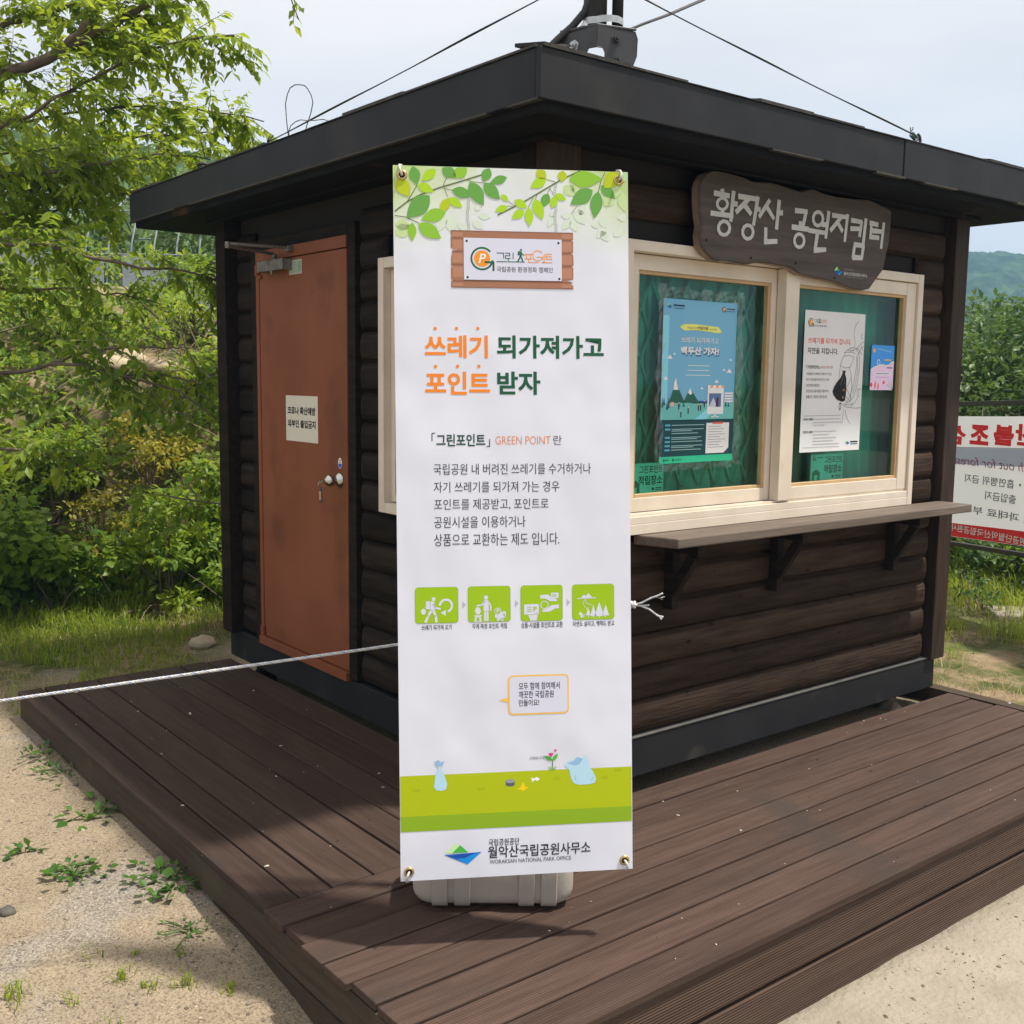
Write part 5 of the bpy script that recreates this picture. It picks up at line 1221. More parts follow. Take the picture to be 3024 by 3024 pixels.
# bracket: two angle plates meeting at the near corner
A_ = Vector((.145, -.06, 0)); Lf = Vector((.105, .105, 0)); Rt = Vector((.305, -.105, 0))
g = MB()
ldir = Vector((-.30, .95, 0)).normalized(); rdir = Vector((.95, -.30, 0)).normalized() 
def plate(g, o, d, prof, th, nrm):
    n = len(prof); a_ = [o + d * s + Vector((0, 0, z)) for s, z in prof]; b2 = [q + nrm * th for q in a_]
    tri = tessellate_polygon([[Vector((s, z, 0)) for s, z in prof]])
    g.mesh(a_ + b2, [tuple(t) for t in tri] + [tuple(reversed([q + n for q in t])) for t in tri] + [(i, (i + 1) % n, n + (i + 1) % n, n + i) for i in range(n)])
top = 2.672
plate(g, A_, ldir, [(0, top), (.148, top - .014), (.152, top - .06), (.145, top - .19), (.046, top - .19), (.043, top - .083), (.03, top - .066), (0, top - .066)], .008, Vector((.5, .5, 0)))
plate(g, A_, rdir, [(0, top), (0, top - .066), (.020, top - .067), (.028, top - .082), (.028, top - .19), (.125, top - .19), (.128, top - .13), (.148, top - .08), (.150, top - .025), (.140, top - .004)], .008, Vector((.5, .5, 0)))
g.hexa([A_ + Vector((0, 0, top)), A_ + rdir * .145 + Vector((0, 0, top)), A_ + rdir * .145 + ldir * .145 + Vector((0, 0, top)), A_ + ldir * .145 + Vector((0, 0, top))], [A_ + Vector((0, 0, top + .008)), A_ + rdir * .145 + Vector((0, 0, top + .008)), A_ + rdir * .145 + ldir * .145 + Vector((0, 0, top + .008)), A_ + ldir * .145 + Vector((0, 0, top + .008))])
g.build('bracket', M_mast, mast, bevel=.002)
nl = Vector((-.95, -.30, 0)).normalized(); nr = Vector((-.3, -.95, 0)).normalized()
for o, nn_ in ((A_ + ldir * .088 + Vector((0, 0, top - .05)), nl), (A_ + ldir * .088 + Vector((0, 0, top - .125)), nl), (A_ + rdir * .07 + Vector((0, 0, top - .035)), nr), (A_ + rdir * .075 + Vector((0, 0, top - .10)), nr), (A_ + ldir * .07 + rdir * .02 + Vector((0, 0, top + .008)), Vector((0, 0, 1)))):
    g = MB(); g.lathe([(0, .019), (.002, .019), (.0021, .013), (.011, .012)], o, nn_, 6); g.lathe([(.011, .006), (.02, .006)], o, nn_, 10)
    g.build('bolt', M_galv if nn_ != nr else M_mast, mast)
# wires and cables
def wire(name, label, pts, r, n=6, cat='wire', m=M_black, two=0, group=None):
    t = thing(name, label, cat, pts[-1], group); g = MB(); g.tube(pts, r, n)
    if two: g.tube([Vector(q) + Vector((two * math.sin(i * .9), -two * math.cos(i * .9), two * .6)) for i, q in enumerate(pts)], r * .8, n)
    g.build('strand', m, t, smooth=True); return t
wl_ = wire('guy_wire', 'thin double guy wire running from the mast down to the left eave', sag((.165, .02, 2.86), (-.262, 1.54, 2.496), 16, .004), .0026, two=.004)
wr_ = wire('guy_wire', 'thin double guy wire from the mast to the hook on the front eave', sag((.24, -.02, 2.84), (1.655, -.285, 2.508), 16, .006), .0026, two=.003)
g = MB()
g.torus((1.70, -.275, 2.492), (.12, 1, 0), .026, .006, 18, 8, 0, -.4, 3.6)
g.build('hook', M_black, wr_, smooth=True)
g = MB()
M_cord = mat('dark_green_cord', (.012, .06, .045), rough=.6)
for k in range(4): g.torus((1.66 + .010 * k, -.282, 2.506 - .004 * k), (1, .1, -.3), .009, .0028, 12, 6)
g.tube([(1.645, -.285, 2.515), (1.638, -.287, 2.522), (1.634, -.289, 2.530)], .0022, 5); g.tube([(1.645, -.285, 2.515), (1.652, -.288, 2.524), (1.650, -.29, 2.534)], .002, 5)
g.build('tied_cord', M_cord, wr_, smooth=True)
g = MB()
for k in range(4): g.torus((-.262, 1.575 + .014 * k, 2.49), (.2, 1, -.2), .010, .003, 12, 6)
for k in range(6): g.tube([(-.265, 1.54, 2.49), (-.268 + random.uniform(-.01, .01), 1.52 - .012 * k + random.uniform(0, .02), 2.505 + random.uniform(0, .012))], .0018, 5)
g.build('tied_cord', M_cord, wl_, smooth=True)
cab = wire('power_cable', 'twisted black cable coming to the foot of the mast from the right', [(.335, .03, 2.70), (.387, .0724, 2.7285), (.62, .21, 2.836), (1.0, .44, 3.005), (1.562, .769, 3.265), (3.2, 1.75, 4.05), (8, 4.6, 6.4)], .0055, cat='cable', two=.007)
con = wire('black_conduit', 'thick black corrugated cable bending down from the mast to the roof corner', [(.192, -.03, 3.0), (.172, .0, 2.80), (.160, .02, 2.738), (.128, .045, 2.69), (.085, .07, 2.645), (.045, .09, 2.60), (.0, .10, 2.53), (-.03, .1, 2.49)], .0125, 10, cat='cable')
lp = wire('cable_loop', 'upright loop of thin dark cable standing on the left edge of the roof', [(-.2, 1.477, 2.49), (-.2, 1.475, 2.523), (-.2, 1.49, 2.59), (-.2, 1.497, 2.655), (-.2, 1.478, 2.69), (-.2, 1.453, 2.71), (-.2, 1.41, 2.714), (-.2, 1.371, 2.707), (-.2, 1.325, 2.695), (-.2, 1.299, 2.677), (-.2, 1.268, 2.645), (-.2, 1.255, 2.614), (-.2, 1.275, 2.575), (-.2, 1.305, 2.54), (-.2, 1.335, 2.50)], .0022, cat='cable')
g = MB(); g.tube([(-.2, 1.47, 2.50), (-.2, 1.47, 2.54), (-.2, 1.45, 2.558), (-.2, 1.41, 2.566), (-.2, 1.363, 2.566), (-.2, 1.30, 2.552), (-.2, 1.242, 2.543), (-.2, 1.17, 2.535), (-.2, 1.119, 2.518), (-.19, 1.05, 2.49)], .002, 6); g.build('strand', mat('grey_cable', (.12, .12, .12), rough=.5), lp, smooth=True)
ins = thing('cable_ring', 'small dark ring insulator standing at the left end of the eave', 'insulator', (-.25, 2.1, 2.49))
g = MB(); g.torus((-.255, 2.24, 2.50), (.1, .15, 1), .024, .008, 18, 8); g.lathe([(0, .028), (.012, .03)], (-.255, 2.24, 2.482), (0, 0, 1), 16); g.build('ring', M_black, ins, smooth=True)

# ------------------------------------------------------------ forest fire banner seen from behind
WA = Vector((5.04492, 1.42828, 0)); WD = Vector((-.43758, -.89918, 0)).normalized()
warn = thing('warning_banner', 'see-through backside of a white and red forest fire banner in a dark metal frame', 'banner', tuple(WA + WD * 1.2 + Vector((0, 0, -.1))))
wn = WD.cross(Vector((0, 0, 1))).normalized()
def WP(a, z, h=0): return WA + WD * a + Vector((0, 0, z)) + wn * h
x0, x1 = -.55, 3.3
g = MB(); n = 40
def zt(a): return 1.291 + .046 * a - .02 * math.sin(PI * np.clip((a + .55) / 3.85, 0, 1))
def zb_(a): return .41 + .055 * min(a, 1.4) + .03 * max(0, a - 1.4)
def wv(a, z): return .012 * math.sin(a * 3.1 + z * 2) + .006 * math.sin(a * 7)
m_ = 16
vs = []
for j in range(m_ + 1):
    for i in range(n + 1):
        a = x0 + (x1 - x0) * i / n; z = zb_(a) + (zt(a) - zb_(a)) * j / m_; vs.append(WP(a, z, wv(a, z)))
g.mesh(vs, [(j * (n + 1) + i, j * (n + 1) + i + 1, (j + 1) * (n + 1) + i + 1, (j + 1) * (n + 1) + i) for j in range(m_) for i in range(n)])
M_wc = leaf_mat('white_mesh_cloth', (.74, .74, .75), (.76, .76, .77), .5, .7)
M_wc.node_tree.nodes['Hue/Saturation/Value'].inputs['Value'].default_value = 1.0
wc = g.build('cloth', M_wc, warn, smooth=True)
class WPrint(Print):
    def P(self, u, v, lay=0): return WP(u, v, wv(u, v) + .004 + .001 * lay)
p = WPrint((0, 0, 0), WD, (0, 0, 1), 1, mirror=True)
rd, gy, pu = ink(215, 45, 50), ink(95, 95, 100), ink(135, 85, 115)
N_ = 24
for i in range(N_):
    a, b2 = x0 + (x1 - x0) * i / N_, x0 + (x1 - x0) * (i + 1) / N_
    p.mb.mesh([p.P(a, zb_(a) + .002), p.P(b2, zb_(b2) + .002), p.P(b2, zb_(b2) + .098), p.P(a, zb_(a) + .098)], [(0, 1, 2, 3)], p.mi(rd))
    lz = lambda q: 1.056 + .05 * q
    p.mb.mesh([p.P(a, lz(a)), p.P(b2, lz(b2)), p.P(b2, lz(b2) + .004), p.P(a, lz(a) + .004)], [(0, 1, 2, 3)], p.mi(ink(110, 110, 115)))
    p.mb.mesh([p.P(a, lz(a) - .001), p.P(a, lz(a) - .12), p.P(b2, lz(b2) - .12), p.P(b2, lz(b2) - .001)][::-1], [(0, 1, 2, 3)], p.mi(ink(165, 172, 190)))
p.build('colour_bands', wc)
p = WPrint((0, 0, 0), WD, (0, 0, 1), 1, mirror=True)
for s, u0_, u1_, za, zb2 in (('심', .02, .245, 1.085, 1.225), ('조', .285, .475, 1.096, 1.235), ('불', .520, .720, 1.106, 1.245), ('산', .735, .95, 1.117, 1.259)): p.text(s, u0_, za, u1_, zb2, rd, 2, .045)
p.build('headline', wc); p = WPrint((0, 0, 0), WD, (0, 0, 1), 1, mirror=True)
p.text('Watch out for forest', .125, .945, 1.08, 1.008, pu, 2, .0, .25)
p.text('흡연행위 금지', .27, .825, .76, .885, gy, 2, .012); p.text('·', .81, .848, .83, .866, gy, 2, .03); p.text('출입금지', .487, .725, .79, .785, gy, 2, .012); p.text('시 과태료 부과', .265, .610, .98, .668, gy, 2, .012)
p.build('small_lettering', wc); p = WPrint((0, 0, 0), WD, (0, 0, 1), 1, mirror=True)
p.text('국립공원공단월악산국립공원사무', .085, .462, 1.14, .515, ink(220, 218, 215), 2, .012)
p.build('footer_lettering', wc)
M_rail = mat('dark_brown_rail', (.035, .026, .024), (.05, .04, .036), rough=.5, scale=9)
def bar(a0, z0, a1, z1, hw, name):
    g = MB(); b = [WP(a0, z0 - hw, -.02), WP(a1, z1 - hw, -.02), WP(a1, z1 - hw, .02), WP(a0, z0 - hw, .02)]
    t = [WP(a0, z0 + hw, -.02), WP(a1, z1 + hw, -.02), WP(a1, z1 + hw, .02), WP(a0, z0 + hw, .02)]
    g.hexa(b, t); return g.build(name, M_rail, warn, bevel=.003)
bar(-.62, 1.345, 3.36, 1.50, .017, 'rail'); bar(-.62, .325, 3.36, .53, .015, 'rail')
for a in (-.60, 3.34):
    g = MB(); q = WP(a, 0, -.03); g.tube([(q.x, q.y, -.12), (q.x, q.y, 1.5 if a > 0 else 1.37)], .025, 10); g.build('post', M_rail, warn, smooth=True)
g = MB()
for a, z in ((-.5, 1.27), (.4, 1.30), (1.3, 1.34), (2.3, 1.38), (.1, .43), (1.2, .49), (2.2, .52)):
    top_ = z > 1; g.tube([WP(a, z, .005), WP(a + .01, z + (.08 if top_ else -.08), .01)], .003, 5)
g.build('tie_strings', M_wht, warn)

# ------------------------------------------------------------ bare tunnel greenhouse up the slope
gh = thing('greenhouse', 'bare steel hoop frame of a tunnel greenhouse with torn grey film up the slope', 'greenhouse', (2.6, 13.9, 2.4))
g = MB(); ax_ = Vector((.8, -.6, 0)); sd_ = Vector((.6, .8, 0)); o_ = Vector((-.6, 15.4, 2.3))
H_, HW = 2.0, 1.9
nh = 22
def hoop(k, a): return o_ + ax_ * (.32 * k) + sd_ * (HW - HW * math.cos(a)) + Vector((0, 0, H_ * (math.sin(a)) ** .75))
for k in range(nh): g.tube([hoop(k, PI * i / 14) for i in range(15)], .016, 5)
g.build('hoops', mat('blue_grey_tube', (.13, .17, .18), (.19, .23, .24), rough=.5, scale=5), gh, smooth=True)
g = MB()
for a in (.35, .8, 1.3, 1.85, 2.4): g.tube([hoop(0, a), hoop(nh - 1, a)], .014, 5)
g.build('purlins', bpy.data.materials['blue_grey_tube'], gh)
g = MB()
for s in range(9):
    k0, k1 = s * 2.3, s * 2.3 + random.uniform(1.2, 2.2); z0, z1 = random.uniform(-.05, .1), random.uniform(.7, 1.25)
    q0, q1 = o_ + ax_ * (.32 * k0) - sd_ * .06, o_ + ax_ * (.32 * k1) - sd_ * .06
    g.hexa([q0 + Vector((0, 0, z0)), q1 + Vector((0, 0, z0)), q1 + sd_ * .01 + Vector((0, 0, z0)), q0 + sd_ * .01 + Vector((0, 0, z0))], [q0 + Vector((0, 0, z1)), q1 + Vector((0, 0, z1 * .85)), q1 + sd_ * .01 + Vector((0, 0, z1 * .85)), q0 + sd_ * .01 + Vector((0, 0, z1))])
g.build('torn_film', mat('grey_film', (.30, .34, .38), (.42, .46, .50), rough=.45, scale=3), gh)

# ------------------------------------------------------------ foliage
def unit(v): return v / np.maximum(np.linalg.norm(v, axis=-1, keepdims=True), 1e-9)
def leaf_arrays(P, A, N, L, Wd, tint):
    A = unit(A); Sd = unit(np.cross(A, N)); N = np.cross(Sd, A)
    L = L[:, None]; Wd = Wd[:, None]
    v = np.stack([P, P + A * L * .42 + Sd * Wd * .5 + N * L * .06, P + A * L * .42 - Sd * Wd * .5 + N * L * .06, P + A * L * .45, P + A * L * .80 + Sd * Wd * .22 - N * L * .02, P + A * L * .80 - Sd * Wd * .22 - N * L * .02, P + A * L - N * L * .12], 1)
    n = len(P); b = (np.arange(n) * 7)[:, None]
    f = np.array([[0, 3, 1], [0, 2, 3], [1, 3, 4], [3, 2, 5], [3, 5, 4], [4, 5, 6]])
    T = (b[:, :, None] + f[None]).reshape(-1, 3)
    return v.reshape(-1, 3), T, np.repeat(tint, 6)
def rnd(n): return unit(rng.normal(size=(n, 3)))
M_bark = mat('grey_brown_bark', (.085, .062, .048), (.15, .115, .09), rough=.85, scale=14, stretch=(1, 1, .4), bump=.5)
M_twig = mat('thin_twig', (.10, .075, .055), (.17, .135, .10), rough=.8, scale=20)
M_dry = mat('dry_stem', (.25, .18, .13), (.36, .28, .20), rough=.85, scale=20)
LF = {
    'tree': leaf_mat('tree_leaf', (.08, .17, .015), (.30, .39, .03), .56),
    'ivy': leaf_mat('ivy_leaf', (.075, .175, .022), (.26, .37, .04), .48, .4),
    'bush': leaf_mat('bush_leaf', (.075, .17, .018), (.31, .40, .035), .48),
    'yel': leaf_mat('yellowing_leaf', (.16, .19, .02), (.40, .34, .03), .4),
    'dark': leaf_mat('dark_leaf', (.025, .075, .02), (.11, .19, .033), .38),
    'weed': leaf_mat('weed_leaf', (.035, .10, .015), (.085, .18, .028), .3),
    'grass': leaf_mat('grass_blade', (.10, .18, .02), (.30, .37, .04), .45),
    'straw': leaf_mat('dry_grass', (.26, .20, .09), (.42, .34, .17), .2),
}
def outside_hut(P):
    return ~(((P[:, 0] > -.40) & (P[:, 0] < 3.0) & (P[:, 1] < 3.28) & (P[:, 2] > 2.15) & (P[:, 2] < 2.80)) | ((P[:, 0] > -.12) & (P[:, 0] < 2.75) & (P[:, 1] < 2.78) & (P[:, 2] < 2.45)))

LIMBS={
'L1': [(-1.01, 4.3, 3.0), (-0.66, 4.06, 3.22), (-0.57, 3.99, 3.25), (-0.39, 3.87, 3.36), (-0.28, 3.8, 3.51), (-0.17, 3.75, 3.72)] ,
'L1b': [(-0.39, 3.87, 3.36), (-0.17, 3.72, 3.5), (0.04, 3.58, 3.65), (0.2, 3.47, 3.8)] ,
'L2': [(-1.0, 3.99, 2.73), (-0.61, 3.73, 2.95), (-0.47, 3.63, 3.07), (-0.21, 3.45, 3.22), (-0.04, 3.33, 3.32), (0.15, 3.19, 3.37), (0.29, 3.08, 3.39)] ,
'L3': [(-0.93, 4.32, 2.68), (-0.7, 4.14, 2.65), (-0.55, 4.02, 2.67), (-0.36, 3.87, 2.7), (-0.19, 3.74, 2.74)] ,
'L4': [(-1.05, 3.83, 2.22), (-0.83, 3.66, 2.21), (-0.66, 3.52, 2.21), (-0.55, 3.42, 2.18), (-0.4, 3.3, 2.13), (-0.23, 3.16, 2.09), (-0.09, 3.05, 2.09), (0.08, 2.9, 2.03)] ,
'L5': [(-1.08, 3.87, 1.51), (-0.86, 3.69, 1.51), (-0.74, 3.6, 1.52), (-0.63, 3.52, 1.57), (-0.51, 3.43, 1.56), (-0.41, 3.34, 1.53), (-0.19, 3.16, 1.47), (-0.04, 3.03, 1.39), (0.07, 2.92, 1.27)] ,
'L5b': [(-0.45, 3.51, 1.55), (-0.28, 3.36, 1.51), (-0.08, 3.21, 1.51), (0.07, 3.08, 1.46), (0.14, 3.02, 1.44)] ,
'L5c': [(-0.6, 3.63, 1.57), (-0.49, 3.55, 1.62), (-0.34, 3.44, 1.66), (-0.18, 3.31, 1.67), (0.02, 3.15, 1.66)] ,
'L6': [(-1.15, 3.6, 1.12), (-0.93, 3.43, 1.11), (-0.78, 3.31, 1.09), (-0.65, 3.2, 1.05), (-0.51, 3.08, 0.98), (-0.38, 2.96, 0.9), (-0.28, 2.88, 0.86), (-0.15, 2.77, 0.85), (-0.03, 2.67, 0.83)] ,
'L7': [(-0.04, 2.88, 3.72), (0.15, 2.72, 3.66), (0.28, 2.6, 3.55), (0.35, 2.54, 3.48), (0.37, 2.5, 3.4), (0.38, 2.49, 3.35)] ,
'L8': [(-0.76, 5.14, 3.04), (-0.23, 4.75, 3.17), (0.12, 4.48, 3.24), (0.48, 4.19, 3.23), (0.7, 4.01, 3.19), (0.85, 3.89, 3.15)] ,
'L9': [(-0.68, 5.58, 2.96), (-0.03, 5.08, 3.06), (0.43, 4.73, 3.14), (0.74, 4.49, 3.17), (0.91, 4.34, 3.1)] ,
'L10': [(-0.88, 4.64, 2.54), (-0.47, 4.33, 2.63), (-0.13, 4.09, 2.78), (0.17, 3.87, 2.86), (0.39, 3.68, 2.82)] ,
'L11': [(-0.84, 4.86, 2.48), (-0.33, 4.47, 2.53), (-0.03, 4.24, 2.62), (0.18, 4.09, 2.71), (0.36, 3.94, 2.71)] ,
'L12': [(-0.86, 4.52, 3.46), (-0.52, 4.27, 3.59), (-0.3, 4.1, 3.67), (-0.05, 3.93, 3.77)] ,
'L13': [(-0.91, 4.59, 2.05), (-0.59, 4.33, 2.01), (-0.34, 4.14, 2.03), (-0.1, 3.94, 2.0), (0.1, 3.77, 1.94)] ,
}
RAD = dict(L1=(.046, .022), L1b=(.026, .012), L2=(.014, .006), L3=(.02, .008), L4=(.017, .005), L5=(.018, .004), L5b=(.009, .003), L5c=(.009, .003), L6=(.014, .004), L7=(.008, .003), L8=(.015, .004), L9=(.014, .004), L10=(.014, .004), L11=(.012, .004), L12=(.03, .012), L13=(.013, .004))
DEN = dict(L1=18, L1b=26, L2=40, L3=30, L4=26, L5=12, L5b=8, L5c=8, L6=15, L7=7, L8=60, L9=60, L10=44, L11=42, L12=34, L13=18)
def resample(pts, n):
    P_ = np.array(pts, float); d = np.r_[0, np.cumsum(np.linalg.norm(np.diff(P_, axis=0), axis=1))]
    s = np.linspace(0, d[-1], n); return np.stack([np.interp(s, d, P_[:, k]) for k in range(3)], 1)
tree = thing('leafy_tree', 'leafy tree at the left whose drooping branches hang in front of the slope', 'tree', (-1.55, 4.45, -.14))
g = MB(); hub = [(-1.55, 4.45, -.25), (-1.50, 4.44, .4), (-1.42, 4.42, 1.2), (-1.34, 4.42, 2.0), (-1.24, 4.40, 2.7), (-1.15, 4.38, 3.3), (-1.05, 4.35, 4.2)]
g.tube(hub, [.12, .10, .09, .082, .072, .06, .04], 12)
g.build('trunk', M_bark, tree, smooth=True)
gb = MB(); gt = MB(); LP = []; LA = []; LN = []; LL = []; LT = []
hubp = resample(hub, 40)
for k, pts in LIMBS.items():
    p0 = np.array(pts[0])
    if k not in ('L1b', 'L5b', 'L5c'):
        j = np.argmin(np.linalg.norm(hubp - (p0 + np.array([-.3, .1, -.15])), axis=1)); pts = [tuple(hubp[j])] + list(pts)
    q = resample(pts, 26); r0, r1 = RAD[k]
    q[2:-1] += rng.normal(size=(len(q) - 3, 3)) * .006
    gb.tube(q, list(np.linspace(r0, r1, 26)), 7)
    for i in range(DEN[k]):
        s = rng.uniform(.12, 1.0) if k != 'L7' else rng.uniform(.45, 1); j = min(24, int(s * 25)); o = q[j] + (q[j + 1] - q[j]) * rng.random()
        tg = unit((q[j + 1] - q[j])[None])[0]
        d = unit((tg * .7 + rnd(1)[0] * .9 + np.array([0, 0, .05]))[None])[0]
        ln = rng.uniform(.22, .55) * (1.15 - .5 * s) if k != 'L7' else rng.uniform(.06, .14)
        tw = [o]
        for m in range(5):
            d = unit((d + np.array([0, 0, -.10]) + rnd(1)[0] * .14)[None])[0]; tw.append(tw[-1] + d * ln / 5)
        tw = np.array(tw); gt.tube(tw, list(np.linspace(.0032, .0010, 6)), 4, cap=False)
        subs = [tw]
        for _ in range(2 if k != 'L7' else 0):
            m = rng.integers(1, 4); d2 = unit((unit((tw[m + 1] - tw[m])[None])[0] * .6 + rnd(1)[0] * .8)[None])[0]; t2 = [tw[m]]
            for _m in range(4): d2 = unit((d2 + np.array([0, 0, -.14]) + rnd(1)[0] * .1)[None])[0]; t2.append(t2[-1] + d2 * ln * .14)
            t2 = np.array(t2); gt.tube(t2, list(np.linspace(.0018, .0008, 5)), 3, cap=False); subs.append(t2)
        for t2 in subs:
            nl_ = max(4, int(np.linalg.norm(np.diff(t2, axis=0), axis=1).sum() / .0165)); c = resample(t2, nl_)
            dd = unit(np.gradient(c, axis=0)); side = unit(np.cross(dd, np.array([0, 0, 1.0]) + rnd(nl_) * .25)); sg = np.where(np.arange(nl_) % 2, 1, -1)[:, None]
            A = dd * .55 + side * sg * .8 + np.array([0, 0, -.45]) + rnd(nl_) * .3
            N = np.array([0, 0, 1.0]) + rnd(nl_) * .55
            LP.append(c); LA.append(A); LN.append(N); LL.append(rng.uniform(.032, .088, nl_)); LT.append(np.clip(rng.normal(.45, .22, nl_) + (.1 if o[2] > 2.4 else -.05), 0, 1))
gb.build('branches', M_bark, tree, smooth=True); gt.build('twigs', M_twig, tree)
P_ = np.concatenate(LP); A_l = np.concatenate(LA); N_l = np.concatenate(LN); L_l = np.concatenate(LL); T_l = np.concatenate(LT)
ok = outside_hut(P_ + unit(A_l) * .03) & outside_hut(P_)
g = MB(); g.arr(*leaf_arrays(P_[ok], A_l[ok], N_l[ok], L_l[ok], L_l[ok] * .52, T_l[ok])); g.build('crown', LF['tree'], tree, smooth=False)

def shrub(name, label, cat, x, y, h, rad, n, lf, leafL=.045, wr=.5, group=None, clumps=16, flat=.55, stemm=None, z0=None, droop=-.15, shell=.35):
    z = hgt(x, y) if z0 is None else z0
    t = thing(name, label, cat, (x, y, z), group)
    C_ = rng.normal(size=(clumps, 3)) * np.array([rad * .5, rad * .5, h * .27]) + np.array([x, y, z + h * .52])
    C_[:, 2] = np.clip(C_[:, 2], z + h * .12, z + h * 1.02)
    # keep every clump above the slope it grows on
    for c in C_: c[2] = max(c[2], hgt(c[0], c[1]) + h * .12)
    g = MB()
    for c in C_:
        m = (np.array([x, y, z - .05]) * .5 + c * .5) + rng.normal(size=3) * rad * .12
        g.tube([(x + rng.normal() * .04, y + rng.normal() * .04, z - .06), tuple(m), tuple(c)], [.012 * h + .003, .007 * h + .002, .002], 5, cap=False)
    g.build('stems', stemm or M_twig, t, smooth=True)
    k = rng.integers(0, clumps, n); D_ = rnd(n) * np.array([1, 1, flat])
    R = rad * rng.uniform(.22, .48, clumps)[k] * (rng.random(n) ** shell)
    P = C_[k] + D_ * R[:, None]
    A = D_ * .8 + rnd(n) * .7 + np.array([0, 0, droop]); N = np.array([0, 0, .9]) + D_ * .5 + rnd(n) * .55
    L_ = rng.uniform(.65, 1.2, n) * leafL
    tt = np.clip(rng.normal(.45, .22, n) + rng.normal(0, .12, clumps)[k], 0, 1)
    o2 = outside_hut(P)
    g = MB(); g.arr(*leaf_arrays(P[o2], A[o2], N[o2], L_[o2], L_[o2] * wr, tt[o2])); g.build('foliage', LF[lf], t)
    return t
sl_ = [
    ('ivy_bush', 'dark glossy ivy bush at the foot of the slope by the left edge', 'bush', -.95, 5.05, .85, .55, 2600, 'ivy', .06, .75),
    ('ivy_bush', 'dark hollow ivy bush just right of the leftmost one at the slope foot', 'bush', -.30, 4.85, .75, .50, 2600, 'ivy', .055, .75),
    ('leafy_shrub', 'mid green shrub at the slope foot close to the hut post', 'shrub', .42, 4.62, .75, .42, 2000, 'bush', .05, .5),
    ('leafy_shrub', 'bright green shrub half hidden by the dark hut post', 'shrub', .85, 4.50, .95, .42, 2000, 'bush', .055, .5),
    ('yellowing_shrub', 'small yellow green shrub between the ivy and the hut post', 'shrub', .12, 5.05, .70, .26, 800, 'yel', .035, .5),
    ('leafy_shrub', 'wide mid green shrub halfway up the slope on the left', 'shrub', -.85, 5.85, .75, .60, 2600, 'bush', .052, .5),
    ('leafy_shrub', 'light green shrub in the middle of the slope', 'shrub', -.05, 5.65, .65, .50, 2200, 'bush', .048, .5),
    ('yellowing_shrub', 'yellow leaved shrub on the slope below the bare sandy patch', 'shrub', .62, 5.35, .55, .35, 1000, 'yel', .04, .5),
    ('leafy_shrub', 'dense shrub at the upper left of the slope behind the branches', 'shrub', -.55, 6.95, .95, .75, 2800, 'bush', .055, .5),
    ('leafy_shrub', 'tall shrub above the sandy patch in front of the greenhouse', 'shrub', .55, 7.7, .85, .65, 2400, 'bush', .055, .5),
    ('leafy_shrub', 'shrub beside the hut roof below the greenhouse', 'shrub', 1.75, 7.3, 1.0, .60, 2200, 'bush', .055, .5),
    ('leafy_shrub', 'shrub on the slope straight behind the hut post', 'shrub', 1.35, 5.7, .9, .45, 1600, 'bush', .05, .5),
    ('background_tree', 'dense leafy tree rising behind the greenhouse at the upper left', 'tree', .3, 17.5, 4.2, 2.8, 6000, 'bush', .12, .5),
    ('background_tree', 'rounded dark tree behind the greenhouse next to the hut roof', 'tree', 4.6, 16.0, 3.6, 2.4, 5000, 'dark', .12, .5),
    ('background_tree', 'pale green tree left of the greenhouse behind the branches', 'tree', -2.4, 15.2, 4.0, 2.2, 4500, 'bush', .11, .5),
]
for a_ in sl_: shrub(*a_[:9], leafL=a_[9] * 1.3, wr=a_[10] * 1.1)
# right of the hut
for a_ in (
    ('hedge_tree', 'dark green bushy tree above the fire warning banner beside the hut post', 'tree', 9.0, 3.9, 1.54, 1.5, 8000, 'dark', .10, .45),
    ('hedge_tree', 'dark green bushy tree above the fire warning banner at the right edge', 'tree', 8.6, 2.35, 1.50, 1.35, 8000, 'dark', .10, .45),
    ('hedge_tree', 'dark tree between the two bushy trees, further back', 'tree', 10.8, 3.6, 1.58, 1.5, 6500, 'dark', .11, .45),
    ('hedge_tree', 'dark bushy tree continuing the hedge outside the right edge', 'tree', 8.4, .6, 1.45, 1.3, 5000, 'dark', .10, .45),
    ('low_bush', 'low leafy bush under the fire warning banner next to the hut post', 'bush', 6.1, 2.0, .55, .62, 2400, 'bush', .065, .5),
    ('low_bush', 'low leafy bush under the middle of the fire warning banner', 'bush', 6.2, 1.30, .50, .60, 2400, 'dark', .065, .5),
    ('low_bush', 'low leafy bush under the fire warning banner at the right edge', 'bush', 6.0, .65, .5, .60, 2200, 'bush', .065, .5),
    ): shrub(*a_[:9], leafL=a_[9], wr=a_[10], clumps=34, shell=.5)
shrub('sapling', 'thin twiggy sapling standing in the grass under the fire warning banner', 'sapling', 4.86, 1.02, .42, .22, 160, 'dark', .05, .4, clumps=7, stemm=M_dry)
